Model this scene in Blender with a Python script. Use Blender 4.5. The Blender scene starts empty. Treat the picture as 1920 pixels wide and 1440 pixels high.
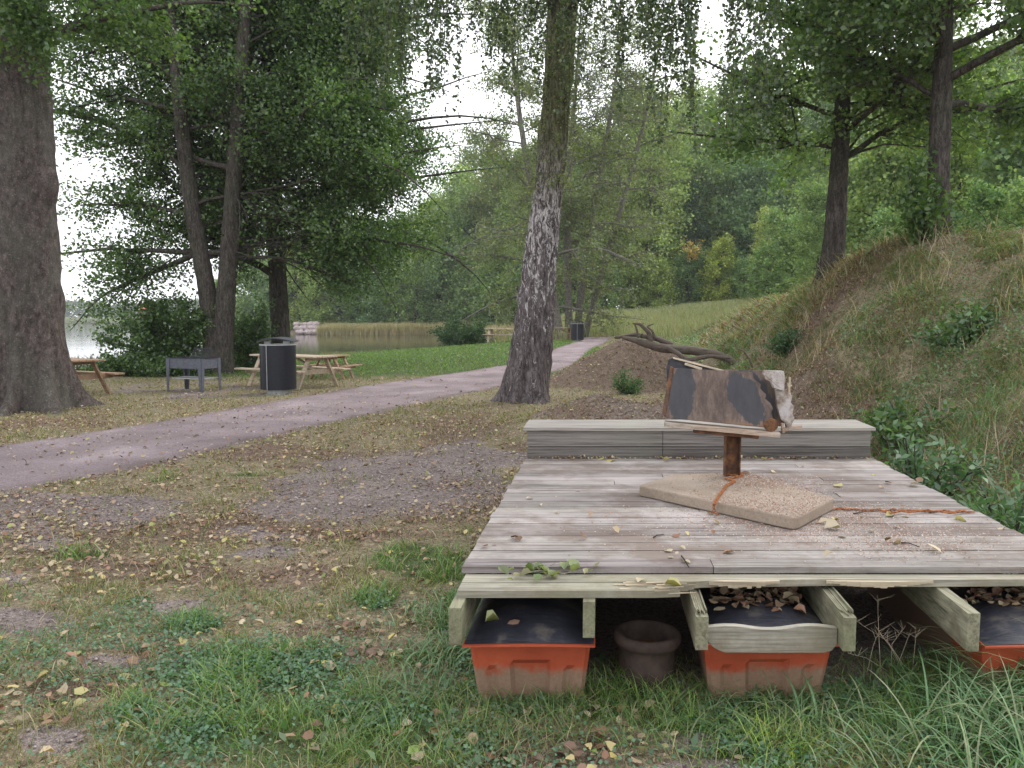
import bpy, bmesh, math, random
import numpy as np
from mathutils import Vector, Matrix

# ------------------------------------------------------------------ camera, sky, sun
S = bpy.context.scene
FPX, HOR, CAMZ = 1478.0, 600.0, 1.6           # focal length in photo pixels, horizon row, eye height
PITCH = math.atan((720 - HOR) / FPX)
cam = bpy.data.objects.new("camera", bpy.data.cameras.new("camera"))
S.collection.objects.link(cam)
cam.location = (0, 0, CAMZ)
cam.rotation_euler = (math.pi / 2 - PITCH, 0, 0)
cam.data.sensor_width = 36
cam.data.lens = 36 * FPX / 1920
cam.data.clip_start = 0.05
cam.data.clip_end = 5000
S.camera = cam

SUN_EL, SUN_ROT = math.radians(38), math.radians(50)
world = bpy.data.worlds.new("World"); S.world = world; world.use_nodes = True
wn, wl = world.node_tree.nodes, world.node_tree.links
bg = wn["Background"]
sky = wn.new("ShaderNodeTexSky"); sky.sky_type = 'NISHITA'; sky.sun_disc = False
sky.sun_elevation = SUN_EL; sky.sun_rotation = SUN_ROT
sky.air_density = 1.0; sky.dust_density = 3.0; sky.ozone_density = 1.0
hs = wn.new("ShaderNodeHueSaturation"); hs.inputs['Saturation'].default_value = 0.16
hs.inputs['Value'].default_value = 1.0
wl.new(sky.outputs[0], hs.inputs['Color'])
cloud = wn.new("ShaderNodeMix"); cloud.data_type = 'RGBA'; cloud.inputs[0].default_value = .72      # thin overcast veil over the clear-sky model
cloud.inputs[7].default_value = (7.2, 7.3, 7.7, 1)
wl.new(hs.outputs[0], cloud.inputs[6]); wl.new(cloud.outputs[2], bg.inputs[0])
bg.inputs[1].default_value = 0.15
sun = bpy.data.objects.new("sun", bpy.data.lights.new("sun", 'SUN'))
S.collection.objects.link(sun)
sun.data.energy = 0.8; sun.data.angle = math.radians(25); sun.data.color = (1, .95, .88)
sd = Vector((math.sin(SUN_ROT) * math.cos(SUN_EL), math.cos(SUN_ROT) * math.cos(SUN_EL), math.sin(SUN_EL)))
sun.rotation_euler = (-sd).to_track_quat('-Z', 'Y').to_euler()
S.view_settings.view_transform = 'Standard'; S.view_settings.look = 'None'
S.view_settings.exposure = 1.0; S.view_settings.gamma = 1.0
S.cycles.max_bounces = 6; S.cycles.transparent_max_bounces = 8
S.cycles.diffuse_bounces = 3; S.cycles.glossy_bounces = 2; S.cycles.transmission_bounces = 3
S.render.film_transparent = False

# ------------------------------------------------------------------ projection helpers
cp, sp = math.cos(PITCH), math.sin(PITCH)
def ray(px, py):
    a, b = (px - 960) / FPX, (720 - py) / FPX
    return Vector((a, cp + b * sp, -sp + b * cp))
def P(px, py, z=0.0):
    d = ray(px, py); t = (z - CAMZ) / d.z
    return Vector((d.x * t, d.y * t, z))
def Q(px, py, Y):
    d = ray(px, py); t = Y / d.y
    return Vector((d.x * t, Y, CAMZ + d.z * t))
def proj(x, y, z):
    x, y, z = np.asarray(x, float), np.asarray(y, float), np.asarray(z, float) - CAMZ
    f = np.maximum(y * cp - z * sp, .05); u = y * sp + z * cp
    return 960 + x / f * FPX, 720 - u / f * FPX

# ------------------------------------------------------------------ noise
_r = np.random.RandomState(11); _L = _r.rand(64, 64, 64).astype(np.float32)
def noise3(x, y, z):
    x, y, z = np.broadcast_arrays(np.asarray(x, float), np.asarray(y, float), np.asarray(z, float))
    xi, yi, zi = np.floor(x).astype(int), np.floor(y).astype(int), np.floor(z).astype(int)
    fx, fy, fz = x - xi, y - yi, z - zi
    fx, fy, fz = [f * f * (3 - 2 * f) for f in (fx, fy, fz)]
    o = 0
    for a in (0, 1):
        for b in (0, 1):
            for c in (0, 1):
                w = (fx if a else 1 - fx) * (fy if b else 1 - fy) * (fz if c else 1 - fz)
                o = o + w * _L[(xi + a) % 64, (yi + b) % 64, (zi + c) % 64]
    return o
def fbm(x, y, z=0.0, n=4):
    o, a, t = 0, .5, 0
    for i in range(n):
        o = o + a * noise3(np.asarray(x) * 2 ** i + 7.3 * i, np.asarray(y) * 2 ** i + 3.1 * i, np.asarray(z) * 2 ** i + 5.7 * i); t += a; a *= .5
    return o / t
def ss(a, b, x):
    t = np.clip((np.asarray(x, float) - a) / (b - a), 0, 1); return t * t * (3 - 2 * t)

# ------------------------------------------------------------------ terrain
WATER_Z = -0.42
LAKE = np.array([(-900, 18), (-40, 21), (-14.5, 25), (-11, 29), (-11.5, 37), (-8.5, 42.5), (-4, 44.5), (0, 52), (1.5, 70), (0.5, 92),
                 (-4, 108), (-14, 112), (-26, 112), (-34, 112), (-44, 150), (-58, 200), (-110, 330), (-190, 420), (-900, 440)], float)
def lake_sd(x, y):
    x, y = np.asarray(x, float), np.asarray(y, float)
    d = np.full(x.shape, 1e9); ins = np.zeros(x.shape, bool)
    n = len(LAKE)
    for i in range(n):
        a, b = LAKE[i], LAKE[(i + 1) % n]
        ex, ey = b - a
        t = np.clip(((x - a[0]) * ex + (y - a[1]) * ey) / (ex * ex + ey * ey), 0, 1)
        d = np.minimum(d, np.hypot(x - a[0] - t * ex, y - a[1] - t * ey))
        if ey != 0:
            c = ((a[1] > y) != (b[1] > y)) & (x < ex * (y - a[1]) / ey + a[0])
            ins ^= c
    return np.where(ins, -d, d)
def mound(x, y, cx, cy, rx, ry, h, rot=0, p=1.0):
    c, s = math.cos(rot), math.sin(rot)
    dx, dy = x - cx, y - cy
    r = np.sqrt(((dx * c + dy * s) / rx) ** 2 + ((-dx * s + dy * c) / ry) ** 2)
    t = np.clip(1 - r, 0, 1)
    return h * (t ** p) * (1 + .5 * t * (1 - t)) if p != 1 else h * ss(0, 1, t) * .5 + h * t * .5
def zt(x, y):
    x, y = np.asarray(x, float), np.asarray(y, float)
    z = 0.40 * ss(16, 44, y) * ss(-8, 1, x)
    z = z + 1.6 * ss(46, 85, y) * ss(0, 9, x) + 0.02 * np.maximum(y - 112, 0).clip(0, 120) * ss(-60, -20, x)
    toe = np.interp(y, [-5, 3, 7, 10, 13, 16, 19, 28, 40, 60], [2.9, 3.0, 3.3, 3.5, 3.7, 4.1, 4.7, 6.0, 8.5, 13])
    toe = toe + .5 * (fbm(y * .5, 3.1, 0, 3) - .5)
    crest = np.interp(y, [-5, 6, 12, 16, 25, 40, 60], [6.9, 6.9, 6.9, 6.3, 8.0, 12, 20])
    ch = np.interp(y, [-5, 6, 9, 12.5, 14.5, 16, 19, 25, 35, 60], [2.2, 2.25, 2.45, 2.85, 2.75, 2.42, 2.2, 2.05, 1.8, 2.6])
    t = np.clip((x - toe) / (crest - toe), 0, 1)
    prof = .55 * t + .45 * ss(0, 1, t)
    z = z + np.maximum(ch - z, 0) * prof + .035 * np.maximum(x - crest, 0).clip(0, 60)
    bumpy = ss(0, .25, t)
    z = z + bumpy * (.62 * (fbm(x * .8, y * .8, 2.0, 5) - .5) + .12 * (fbm(x * 3.2, y * 3.2, 2.0, 3) - .5))
    # heaps of dug soil
    n = fbm(x * 1.6, y * 1.6, 5.0, 4) - .5
    z = z + mound(x, y, 2.75, 19.6, 2.3, 2.5, 1.02, 0, 1.0) * (1 + .2 * n) + mound(x, y, 4.3, 20.2, 2.2, 1.8, .5)
    z = z + mound(x, y, 1.3, 11.2, 1.9, 1.9, .48) * (1 + .5 * n) + mound(x, y, 3.2, 11.6, 1.7, 1.5, .30) * (1 + n)
    z = z + mound(x, y, 4.6, 11.0, 1.5, 1.5, .62) * (1 + .8 * n)
    z = z + .05 * (fbm(x * .7, y * .7, 0, 3) - .5) + .02 * (fbm(x * 4, y * 4, 1, 3) - .5)
    sdv = lake_sd(x, y)
    z = np.where(sdv > 0, WATER_Z + (z - WATER_Z) * ss(-1.2, 3.5, sdv), WATER_Z - .05 - .25 * np.minimum(-sdv, 6)) 
    return z
def ztf(x, y): return float(zt(np.array([x]), np.array([y]))[0])
def G(px, py, y0=1.2, y1=200):
    """where the line of sight through a photo pixel meets the terrain"""
    d = ray(px, py); ts = np.geomspace(y0, y1, 600)
    X, Y, Z = d.x * ts / d.y, ts, CAMZ + d.z * ts / d.y
    below = np.nonzero(Z < zt(X, Y))[0]
    i = below[0] if len(below) else 599
    return Vector((X[i], Y[i], ztf(X[i], Y[i])))

# ------------------------------------------------------------------ mesh helpers
COL = S.collection
def np_mesh(name, V, F, mat=None, parent=None, col=None, smooth=False, loc=None, mats=None):
    """V (n,3); F list of (m,k) index arrays of constant k each; col (n,3) vertex colours"""
    me = bpy.data.meshes.new(name)
    V = np.asarray(V, np.float32)
    if loc is not None: V = V - np.asarray(loc, np.float32)
    F = [np.asarray(f, np.int32) for f in F if len(f)]
    loops = np.concatenate([f.ravel() for f in F])
    tot = np.concatenate([np.full(len(f), f.shape[1], np.int32) for f in F])
    start = np.concatenate([[0], np.cumsum(tot)[:-1]]).astype(np.int32)
    me.vertices.add(len(V)); me.vertices.foreach_set("co", V.ravel())
    me.loops.add(len(loops)); me.loops.foreach_set("vertex_index", loops)
    me.polygons.add(len(tot)); me.polygons.foreach_set("loop_start", start); me.polygons.foreach_set("loop_total", tot)
    if smooth: me.polygons.foreach_set("use_smooth", np.ones(len(tot), bool))
    if col is not None:
        a = me.color_attributes.new("col", 'FLOAT_COLOR', 'POINT')
        c = np.ones((len(V), 4), np.float32); c[:, :3] = col[:, :3]
        if col.shape[1] > 3: c[:, 3] = col[:, 3]
        a.data.foreach_set("color", c.ravel())
    me.update(calc_edges=True)
    if mat: me.materials.append(mat)
    o = bpy.data.objects.new(name, me); COL.objects.link(o)
    if loc is not None: o.location = loc
    if parent is not None:
        o.parent = parent
        if loc is not None: o.location = Vector(loc) - parent.location
    return o
def tag(o, label=None, cat=None, group=None, kind=None):
    if label: o['label'] = label
    if cat: o['category'] = cat
    if group: o['group'] = group
    if kind: o['kind'] = kind
    return o
def empty(name, loc, rz=0, label=None, cat=None, group=None):
    o = bpy.data.objects.new(name, None); COL.objects.link(o)
    o.location = loc; o.rotation_euler = (0, 0, rz); o.empty_display_size = .2
    return tag(o, label, cat, group)
def copy_tree(o, parent=None):
    c = o.copy(); COL.objects.link(c); c.parent = parent
    for ch in list(o.children): copy_tree(ch, c)
    return c

class MB:
    def __init__(s): s.v = []; s.f = []; s.c = []; s.cc = (1, 1, 1)
    def add(s, vs, fs):
        n = len(s.v); s.v += [tuple(v) for v in vs]; s.f += [tuple(i + n for i in f) for f in fs]; s.c += [s.cc] * len(vs)
    def box(s, c, d, R=None, M=None):
        vs = [Vector((x * d[0] / 2, y * d[1] / 2, z * d[2] / 2)) for x in (-1, 1) for y in (-1, 1) for z in (-1, 1)]
        if R is not None: vs = [R @ v for v in vs]
        vs = [v + Vector(c) for v in vs]
        if M is not None: vs = [M(v) for v in vs]
        s.add(vs, [(0, 1, 3, 2), (4, 6, 7, 5), (0, 4, 5, 1), (2, 3, 7, 6), (0, 2, 6, 4), (1, 5, 7, 3)])
    def bar(s, a, b, w, t, up=(0, 0, 1)):
        a, b = Vector(a), Vector(b); d = (b - a); L = d.length; d.normalize()
        u = Vector(up); sd_ = d.cross(u).normalized(); u = sd_.cross(d)
        R = Matrix((d, sd_, u)).transposed()
        s.box((a + b) / 2, (L, w, t), R)
    def tube(s, pts, rad, n=8, cap=True):
        pts = [Vector(p) for p in pts]
        if not hasattr(rad, '__len__'): rad = [rad] * len(pts)
        vs, fs = [], []; up = Vector((.13, .27, .95)).normalized()
        for i, p in enumerate(pts):
            d = (pts[min(i + 1, len(pts) - 1)] - pts[max(i - 1, 0)]).normalized()
            a = d.cross(up)
            if a.length < .05: a = d.cross(Vector((1, 0, 0)))
            a.normalize(); b = d.cross(a); 
            for k in range(n):
                th = 2 * math.pi * k / n
                vs.append(p + (a * math.cos(th) + b * math.sin(th)) * rad[i])
        for i in range(len(pts) - 1):
            for k in range(n):
                k2 = (k + 1) % n
                fs.append((i * n + k, i * n + k2, (i + 1) * n + k2, (i + 1) * n + k))
        if cap: fs.append(tuple(range(n))[::-1]); fs.append(tuple((len(pts) - 1) * n + k for k in range(n)))
        s.add(vs, fs)
    def prism(s, out, z0, z1, M=None):
        n = len(out)
        vs = [Vector((x, y, z)) for z in (z0, z1) for x, y in out]
        if M is not None: vs = [M(v) for v in vs]
        s.add(vs, [tuple(range(n))[::-1], tuple(range(n, 2 * n))] + [(i, (i + 1) % n, n + (i + 1) % n, n + i) for i in range(n)])
    def lathe(s, prof, c=(0, 0, 0), n=32, a0=0, a1=2 * math.pi):
        full = abs(a1 - a0 - 2 * math.pi) < 1e-6; m = n if full else n + 1
        vs = [Vector((c[0] + r * math.cos(a0 + (a1 - a0) * k / n), c[1] + r * math.sin(a0 + (a1 - a0) * k / n), c[2] + z)) for r, z in prof for k in range(m)]
        fs = []
        for i in range(len(prof) - 1):
            for k in range(n):
                k2 = (k + 1) % m
                fs.append((i * m + k, i * m + k2, (i + 1) * m + k2, (i + 1) * m + k))
        s.add(vs, fs)
    def build(s, name, mat, parent=None, bevel=0, smooth=False, loc=None):
        me = bpy.data.meshes.new(name)
        off = Vector(loc) if loc is not None else Vector((0, 0, 0))
        me.from_pydata([tuple(Vector(v) - off) for v in s.v], [], s.f)
        a = me.color_attributes.new("col", 'FLOAT_COLOR', 'POINT')
        a.data.foreach_set("color", np.array([(*c, 1) for c in s.c], np.float32).ravel())
        bm = bmesh.new(); bm.from_mesh(me)
        bmesh.ops.recalc_face_normals(bm, faces=bm.faces)
        if bevel:
            es = [e for e in bm.edges if len(e.link_faces) == 2 and e.calc_face_angle(0) > .5]
            bmesh.ops.bevel(bm, geom=es, offset=bevel, segments=2, profile=.5, affect='EDGES', clamp_overlap=True)
        bm.to_mesh(me); bm.free()
        if smooth: me.polygons.foreach_set("use_smooth", np.ones(len(me.polygons), bool))
        me.materials.append(mat)
        o = bpy.data.objects.new(name, me); COL.objects.link(o)
        o.location = off
        if parent is not None: o.parent = parent
        return o

# ------------------------------------------------------------------ materials
def mat(name):
    m = bpy.data.materials.new(name); m.use_nodes = True
    return m, m.node_tree.nodes, m.node_tree.links, m.node_tree.nodes["Principled BSDF"]
def lin(r, g, b):
    f = lambda c: (c / 255 / 12.92) if c / 255 <= .04045 else ((c / 255 + .055) / 1.055) ** 2.4
    return (f(r), f(g), f(b), 1)
def tex(n, l, scale, detail=5, rough=.55, mapping=None, coord='Object', dist=0):
    t = n.new("ShaderNodeTexNoise"); t.inputs['Scale'].default_value = scale
    t.inputs['Detail'].default_value = detail; t.inputs['Roughness'].default_value = rough; t.inputs['Distortion'].default_value = dist
    tc = n.new("ShaderNodeTexCoord"); mp = n.new("ShaderNodeMapping")
    if mapping: mp.inputs['Scale'].default_value = mapping
    l.new(tc.outputs[coord], mp.inputs[0]); l.new(mp.outputs[0], t.inputs['Vector'])
    return t.outputs[0]
def ramp(n, l, src, stops, interp='LINEAR'):
    r = n.new("ShaderNodeValToRGB"); r.color_ramp.interpolation = interp
    while len(r.color_ramp.elements) < len(stops): r.color_ramp.elements.new(.5)
    for e, (p, c) in zip(r.color_ramp.elements, stops):
        e.position = p; e.color = c if len(c) == 4 else (*c, 1)
    l.new(src, r.inputs[0]); return r.outputs[0]
def mix(n, l, fac, a, b, mode='MIX'):
    m = n.new("ShaderNodeMix"); m.data_type = 'RGBA'; m.blend_type = mode
    for i, v in ((0, fac), (6, a), (7, b)):
        if hasattr(v, 'links') or hasattr(v, 'is_output'): l.new(v, m.inputs[i])
        else: m.inputs[i].default_value = v
    return m.outputs[2]
def bump(n, l, h, strength, dist, bsdf, prev=None):
    b = n.new("ShaderNodeBump"); b.inputs['Strength'].default_value = strength; b.inputs['Distance'].default_value = dist
    l.new(h, b.inputs['Height'])
    if prev is not None: l.new(prev, b.inputs['Normal'])
    l.new(b.outputs[0], bsdf.inputs['Normal']); return b.outputs[0]
def g3(v): return (v, v, v, 1)

def leaf_mat(name, trans=.35, gloss=.05, vary=0, tint=None):
    m, n, l, p = mat(name); n.remove(p); out = n["Material Output"]
    a = n.new("ShaderNodeAttribute"); a.attribute_name = "col"
    c = a.outputs['Color']
    if vary:
        oi = n.new("ShaderNodeObjectInfo")
        c = mix(n, l, 1.0, c, ramp(n, l, oi.outputs['Random'], [(0, (.66, .78, .80)), (.25, (1.1, 1.05, .85)), (.45, (.82, .98, .95)), (.65, (1.35, 1.25, .9)), (.85, (.95, 1.05, 1.0)), (1, (1.5, 1.3, .8))]), 'MULTIPLY')
    d = n.new("ShaderNodeBsdfDiffuse"); t = n.new("ShaderNodeBsdfTranslucent"); g = n.new("ShaderNodeBsdfGlossy")
    g.inputs['Roughness'].default_value = .42; g.inputs['Color'].default_value = (.9, .9, .9, 1)
    l.new(c, d.inputs[0])
    tc = mix(n, l, 1.0, c, (1.25, 1.35, .6, 1), 'MULTIPLY'); l.new(tc, t.inputs[0])
    m1 = n.new("ShaderNodeMixShader"); m1.inputs[0].default_value = trans; l.new(d.outputs[0], m1.inputs[1]); l.new(t.outputs[0], m1.inputs[2])
    m2 = n.new("ShaderNodeMixShader"); m2.inputs[0].default_value = gloss; l.new(m1.outputs[0], m2.inputs[1]); l.new(g.outputs[0], m2.inputs[2])
    l.new(m2.outputs[0], out.inputs[0]); return m
M_LEAF = leaf_mat("leaf_foliage", .42, .05)
M_FAR = leaf_mat("far_foliage", .30, .02, vary=1)
M_GRASS = leaf_mat("grass_blades", .30, .04)
M_LITTER = leaf_mat("dry_leaves", .12, .03)

def wood_grey(name, axis, base, dark, green=None, amt=.5, dirt=None, rough=.85, worn=True):
    m, n, l, p = mat(name)
    sc = [26, 26, 26]; sc[axis] = .9
    s2 = [90, 90, 90]; s2[axis] = 3
    a = n.new("ShaderNodeAttribute"); a.attribute_name = "col"
    f1 = tex(n, l, 1.0, 6, .65, sc, dist=.3); f2 = tex(n, l, 1.0, 4, .6, s2)
    c = ramp(n, l, f1, [(.30, dark), (.46, base), (.62, tuple(min(1, x * 1.22) for x in base[:3]) + (1,)), (.75, base)])
    c = mix(n, l, .55, c, ramp(n, l, f2, [(.36, g3(.32)), (.52, g3(1)), (.8, g3(1.18))]), 'MULTIPLY')
    if green is not None:
        f3 = tex(n, l, 1.7, 5, .6)
        c = mix(n, l, ramp(n, l, f3, [(.45, g3(0)), (.68, g3(amt))]), c, green)
    if dirt is not None:
        f4 = tex(n, l, 2.3, 7, .7)
        c = mix(n, l, ramp(n, l, f4, [(.46, g3(0)), (.60, g3(.8))]), c, mix(n, l, f2, dirt, tuple(min(1, q * 1.5) for q in dirt[:3]) + (1,)))
    c = mix(n, l, 1.0, c, a.outputs['Color'], 'MULTIPLY')
    l.new(c, p.inputs['Base Color']); p.inputs['Roughness'].default_value = rough
    p.inputs['Specular IOR Level'].default_value = .25
    b1 = bump(n, l, f1, .55, .006, p); bump(n, l, f2, .5, .003, p, b1)
    return m
DECKC = (.300, .276, .258, 1)
M_DECK = wood_grey("weathered_decking", 0, DECKC, (.085, .070, .064, 1), (.42, .385, .365, 1), .75, (.15, .118, .10, 1))
M_STEP = wood_grey("weathered_step_boards", 0, (.29, .265, .245, 1), (.10, .088, .08, 1), (.30, .30, .25, 1), .5)
M_EDGE = wood_grey("greenish_edge_boards", 0, (.30, .28, .235, 1), (.085, .072, .058, 1), (.23, .235, .165, 1), .7, (.16, .14, .10, 1))
M_JOIST = wood_grey("mossy_joist_timber", 1, (.235, .225, .165, 1), (.075, .066, .046, 1), (.17, .19, .105, 1), .75, (.10, .085, .06, 1))
M_FRESH = wood_grey("torn_raw_wood", 0, (.43, .36, .26, 1), (.22, .17, .11, 1))
M_TABLE = wood_grey("pale_table_pine", 0, (.47, .375, .275, 1), (.28, .21, .145, 1), (.40, .36, .29, 1), .6)
M_TABLE2 = wood_grey("browned_table_pine", 0, (.31, .205, .13, 1), (.17, .11, .07, 1), (.36, .27, .19, 1), .5)
M_PLANK = wood_grey("greyed_shelf_plank", 0, (.36, .31, .26, 1), (.13, .10, .08, 1), (.38, .22, .12, 1), .5)

def gravelish(name, c0, c1, c2, bs=.6, scale=1.0):
    m, n, l, p = mat(name); at_ = n.new("ShaderNodeAttribute"); at_.attribute_name = "col"
    f1 = tex(n, l, .9 * scale, 6, .6); f2 = tex(n, l, 45 * scale, 5, .7); f3 = tex(n, l, 160 * scale, 2, .5)
    c = ramp(n, l, f1, [(.32, c0), (.52, c1), (.7, c2)])
    c = mix(n, l, .8, c, ramp(n, l, f2, [(.30, g3(.55)), (.5, g3(.98)), (.72, g3(1.4))]), 'MULTIPLY')
    c = mix(n, l, .6, c, ramp(n, l, f3, [(.3, g3(.7)), (.5, g3(1)), (.68, g3(1.5))]), 'MULTIPLY')
    c = mix(n, l, 1.0, c, at_.outputs['Color'], 'MULTIPLY')
    l.new(c, p.inputs['Base Color']); p.inputs['Roughness'].default_value = .95; p.inputs['Specular IOR Level'].default_value = .15
    b = bump(n, l, f2, bs, .02, p); bump(n, l, f3, bs, .008, p, b)
    return m
M_PATH = gravelish("pink_grey_gravel", (.205, .165, .168, 1), (.265, .215, .222, 1), (.335, .28, .285, 1), .9)

def ground_mat():
    m, n, l, p = mat("patchy_ground")
    a = n.new("ShaderNodeAttribute"); a.attribute_name = "col"
    sep = n.new("ShaderNodeSeparateColor"); l.new(a.outputs['Color'], sep.inputs[0])
    f1 = tex(n, l, 1.1, 6, .65); f2 = tex(n, l, 34, 5, .7); f3 = tex(n, l, 150, 2, .5); f4 = tex(n, l, 9, 6, .7)
    def edge(sock, w=.5):
        ad = n.new("ShaderNodeMath"); ad.operation = 'MULTIPLY_ADD'; l.new(f4, ad.inputs[0]); ad.inputs[1].default_value = w
        sb = n.new("ShaderNodeMath"); sb.operation = 'SUBTRACT'; l.new(sock, sb.inputs[0]); sb.inputs[1].default_value = w / 2
        l.new(sb.outputs[0], ad.inputs[2]); return ramp(n, l, ad.outputs[0], [(.38, g3(0)), (.62, g3(1))])
    grass = ramp(n, l, f4, [(.3, (.12, .100, .064)), (.5, (.195, .162, .105)), (.7, (.275, .23, .155))])
    lush = ramp(n, l, f4, [(.3, (.045, .062, .025)), (.6, (.085, .105, .045))])
    bare = ramp(n, l, f1, [(.3, (.145, .118, .106)), (.55, (.198, .163, .148)), (.75, (.252, .21, .19))])
    brown = ramp(n, l, f4, [(.3, (.095, .068, .050)), (.55, (.165, .122, .092)), (.75, (.24, .185, .14))])
    c = mix(n, l, edge(sep.outputs['Green']), grass, lush)
    c = mix(n, l, edge(sep.outputs['Blue']), c, brown)
    c = mix(n, l, edge(sep.outputs['Red']), c, bare)
    c = mix(n, l, .95, c, ramp(n, l, f2, [(.34, g3(.42)), (.5, g3(1.05)), (.68, g3(1.5))]), 'MULTIPLY')
    c = mix(n, l, .8, c, ramp(n, l, f3, [(.34, g3(.55)), (.5, g3(1)), (.66, g3(1.6))]), 'MULTIPLY')
    l.new(c, p.inputs['Base Color']); p.inputs['Roughness'].default_value = .95; p.inputs['Specular IOR Level'].default_value = .12
    b = bump(n, l, f2, .6, .025, p); bump(n, l, f3, .5, .008, p, b)
    return m
M_GROUND = ground_mat()

def bark(name, kind):
    m, n, l, p = mat(name)
    f1 = tex(n, l, 1.0, 7, .7, (11, 11, 7) if kind == 'old' else (14, 14, 3.2), dist=.4); f2 = tex(n, l, 1.0, 5, .7, (50, 50, 16)); f3 = tex(n, l, 1.0, 4, .6, (2.2, 2.2, 1.1))
    if kind == 'birch':
        c = ramp(n, l, f1, [(.34, (.055, .045, .045)), (.48, (.125, .105, .105)), (.66, (.21, .182, .182))])
        f5 = tex(n, l, 1.0, 7, .72, (12, 12, 4.6), dist=1.2)
        tc = n.new("ShaderNodeTexCoord"); sx = n.new("ShaderNodeSeparateXYZ"); l.new(tc.outputs['Object'], sx.inputs[0])
        zr = ramp(n, l, sx.outputs[2], [(0, g3(0)), (1, g3(1))])
        mr = n.new("ShaderNodeMapRange"); l.new(sx.outputs[2], mr.inputs[0]); mr.inputs[1].default_value = .5; mr.inputs[2].default_value = 3.2; mr.inputs[3].default_value = -.10; mr.inputs[4].default_value = .025
        ad = n.new("ShaderNodeMath"); ad.operation = 'ADD'; l.new(f5, ad.inputs[0]); l.new(mr.outputs[0], ad.inputs[1])
        mask = ramp(n, l, ad.outputs[0], [(.522, g3(0)), (.548, g3(1))])
        c = mix(n, l, mask, c, mix(n, l, f2, (.36, .33, .33, 1), (.66, .63, .62, 1)))
        mg = n.new("ShaderNodeMapRange"); l.new(sx.outputs[2], mg.inputs[0]); mg.inputs[1].default_value = 3.6; mg.inputs[2].default_value = 5.2
        c = mix(n, l, mg.outputs[0], c, ramp(n, l, f1, [(.32, (.06, .06, .035)), (.52, (.15, .15, .085)), (.72, (.25, .245, .18))]))
    elif kind == 'old':
        c = ramp(n, l, f1, [(.32, (.036, .029, .026)), (.5, (.098, .079, .073)), (.68, (.190, .158, .148))])
        c = mix(n, l, ramp(n, l, f3, [(.42, g3(0)), (.62, g3(.55))]), c, (.12, .12, .10, 1))
        f6 = tex(n, l, 30, 3, .6)
        c = mix(n, l, ramp(n, l, f6, [(.62, g3(0)), (.70, g3(.6))]), c, (.30, .30, .27, 1))
    else:
        c = ramp(n, l, f1, [(.30, (.036, .031, .028)), (.5, (.092, .080, .072)), (.7, (.165, .145, .130))])
        c = mix(n, l, ramp(n, l, f3, [(.45, g3(0)), (.65, g3(.5))]), c, (.085, .09, .06, 1))
    # ridged furrows: thin dark cracks where a stretched noise crosses its mean
    fc = tex(n, l, 1.0, 4, .6, {'birch': (17, 17, 4.2), 'old': (34, 34, 26)}.get(kind, (26, 26, 6)), dist=.8)
    sub = n.new("ShaderNodeMath"); sub.operation = 'SUBTRACT'; l.new(fc, sub.inputs[0]); sub.inputs[1].default_value = .5
    ab = n.new("ShaderNodeMath"); ab.operation = 'ABSOLUTE'; l.new(sub.outputs[0], ab.inputs[0])
    crack = ramp(n, l, ab.outputs[0], [(0, g3(.28 if kind != 'old' else .55)), (.035, g3(.8)), (.09, g3(1.08))])
    c = mix(n, l, .85, c, crack, 'MULTIPLY')
    l.new(c, p.inputs['Base Color']); p.inputs['Roughness'].default_value = .95; p.inputs['Specular IOR Level'].default_value = .1
    b = bump(n, l, f1, .8, .03, p); b = bump(n, l, f2, .6, .008, p, b); bump(n, l, crack, .7, .012, p, b)
    return m
M_BIRCH, M_OLD, M_BARK = bark("birch_bark", 'birch'), bark("old_mossy_bark", 'old'), bark("dark_bark", 'dark')
def simple(name, c, rough=.6, metal=0, nz=.25, scale=18, spec=.4):
    m, n, l, p = mat(name)
    f = tex(n, l, scale, 6, .65)
    l.new(mix(n, l, 1.0, (*c, 1), ramp(n, l, f, [(.3, g3(1 - nz)), (.7, g3(1 + nz))]), 'MULTIPLY'), p.inputs['Base Color'])
    p.inputs['Roughness'].default_value = rough; p.inputs['Metallic'].default_value = metal; p.inputs['Specular IOR Level'].default_value = spec
    bump(n, l, f, .2, .003, p); return m
M_PALEBARK = simple("pale_trunk_bark", (.17, .155, .135), .95, 0, .5, 9, .1)
M_BIRCHFAR = simple("white_far_bark", (.42, .41, .38), .95, 0, .5, 6, .1)
M_BIN = simple("charcoal_bin_steel", (.014, .016, .023), .45, .2, .2)
M_BINLID = simple("dark_lid_steel", (.06, .065, .075), .4, .3, .2)
M_GALV = simple("galvanised_steel", (.42, .43, .44), .5, .4, .2)
M_GRILL = simple("slate_painted_steel", (.105, .112, .14), .55, .1, .3)
M_GRATE = simple("blackened_grate_steel", (.02, .02, .024), .5, .5, .3)
M_STONE = simple("shore_granite", (.40, .33, .32), .9, 0, .4, 3, .2)
M_REDROOF = simple("red_roof_tile", (.40, .14, .09), .9, 0, .2, 2, .1)
M_HOUSE = simple("falu_red_boards", (.33, .10, .07), .9, 0, .2, 2, .1)
M_WHITE = simple("white_trim_paint", (.75, .74, .7), .7, 0, .1, 4, .2)
M_LOG = wood_grey("dead_log_wood", 0, (.25, .195, .165, 1), (.085, .06, .05, 1), (.20, .19, .13, 1), .5)
M_CHAIN = simple("rusty_orange_iron", (.34, .135, .055), .9, .1, .5, 60, .2)

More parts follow.
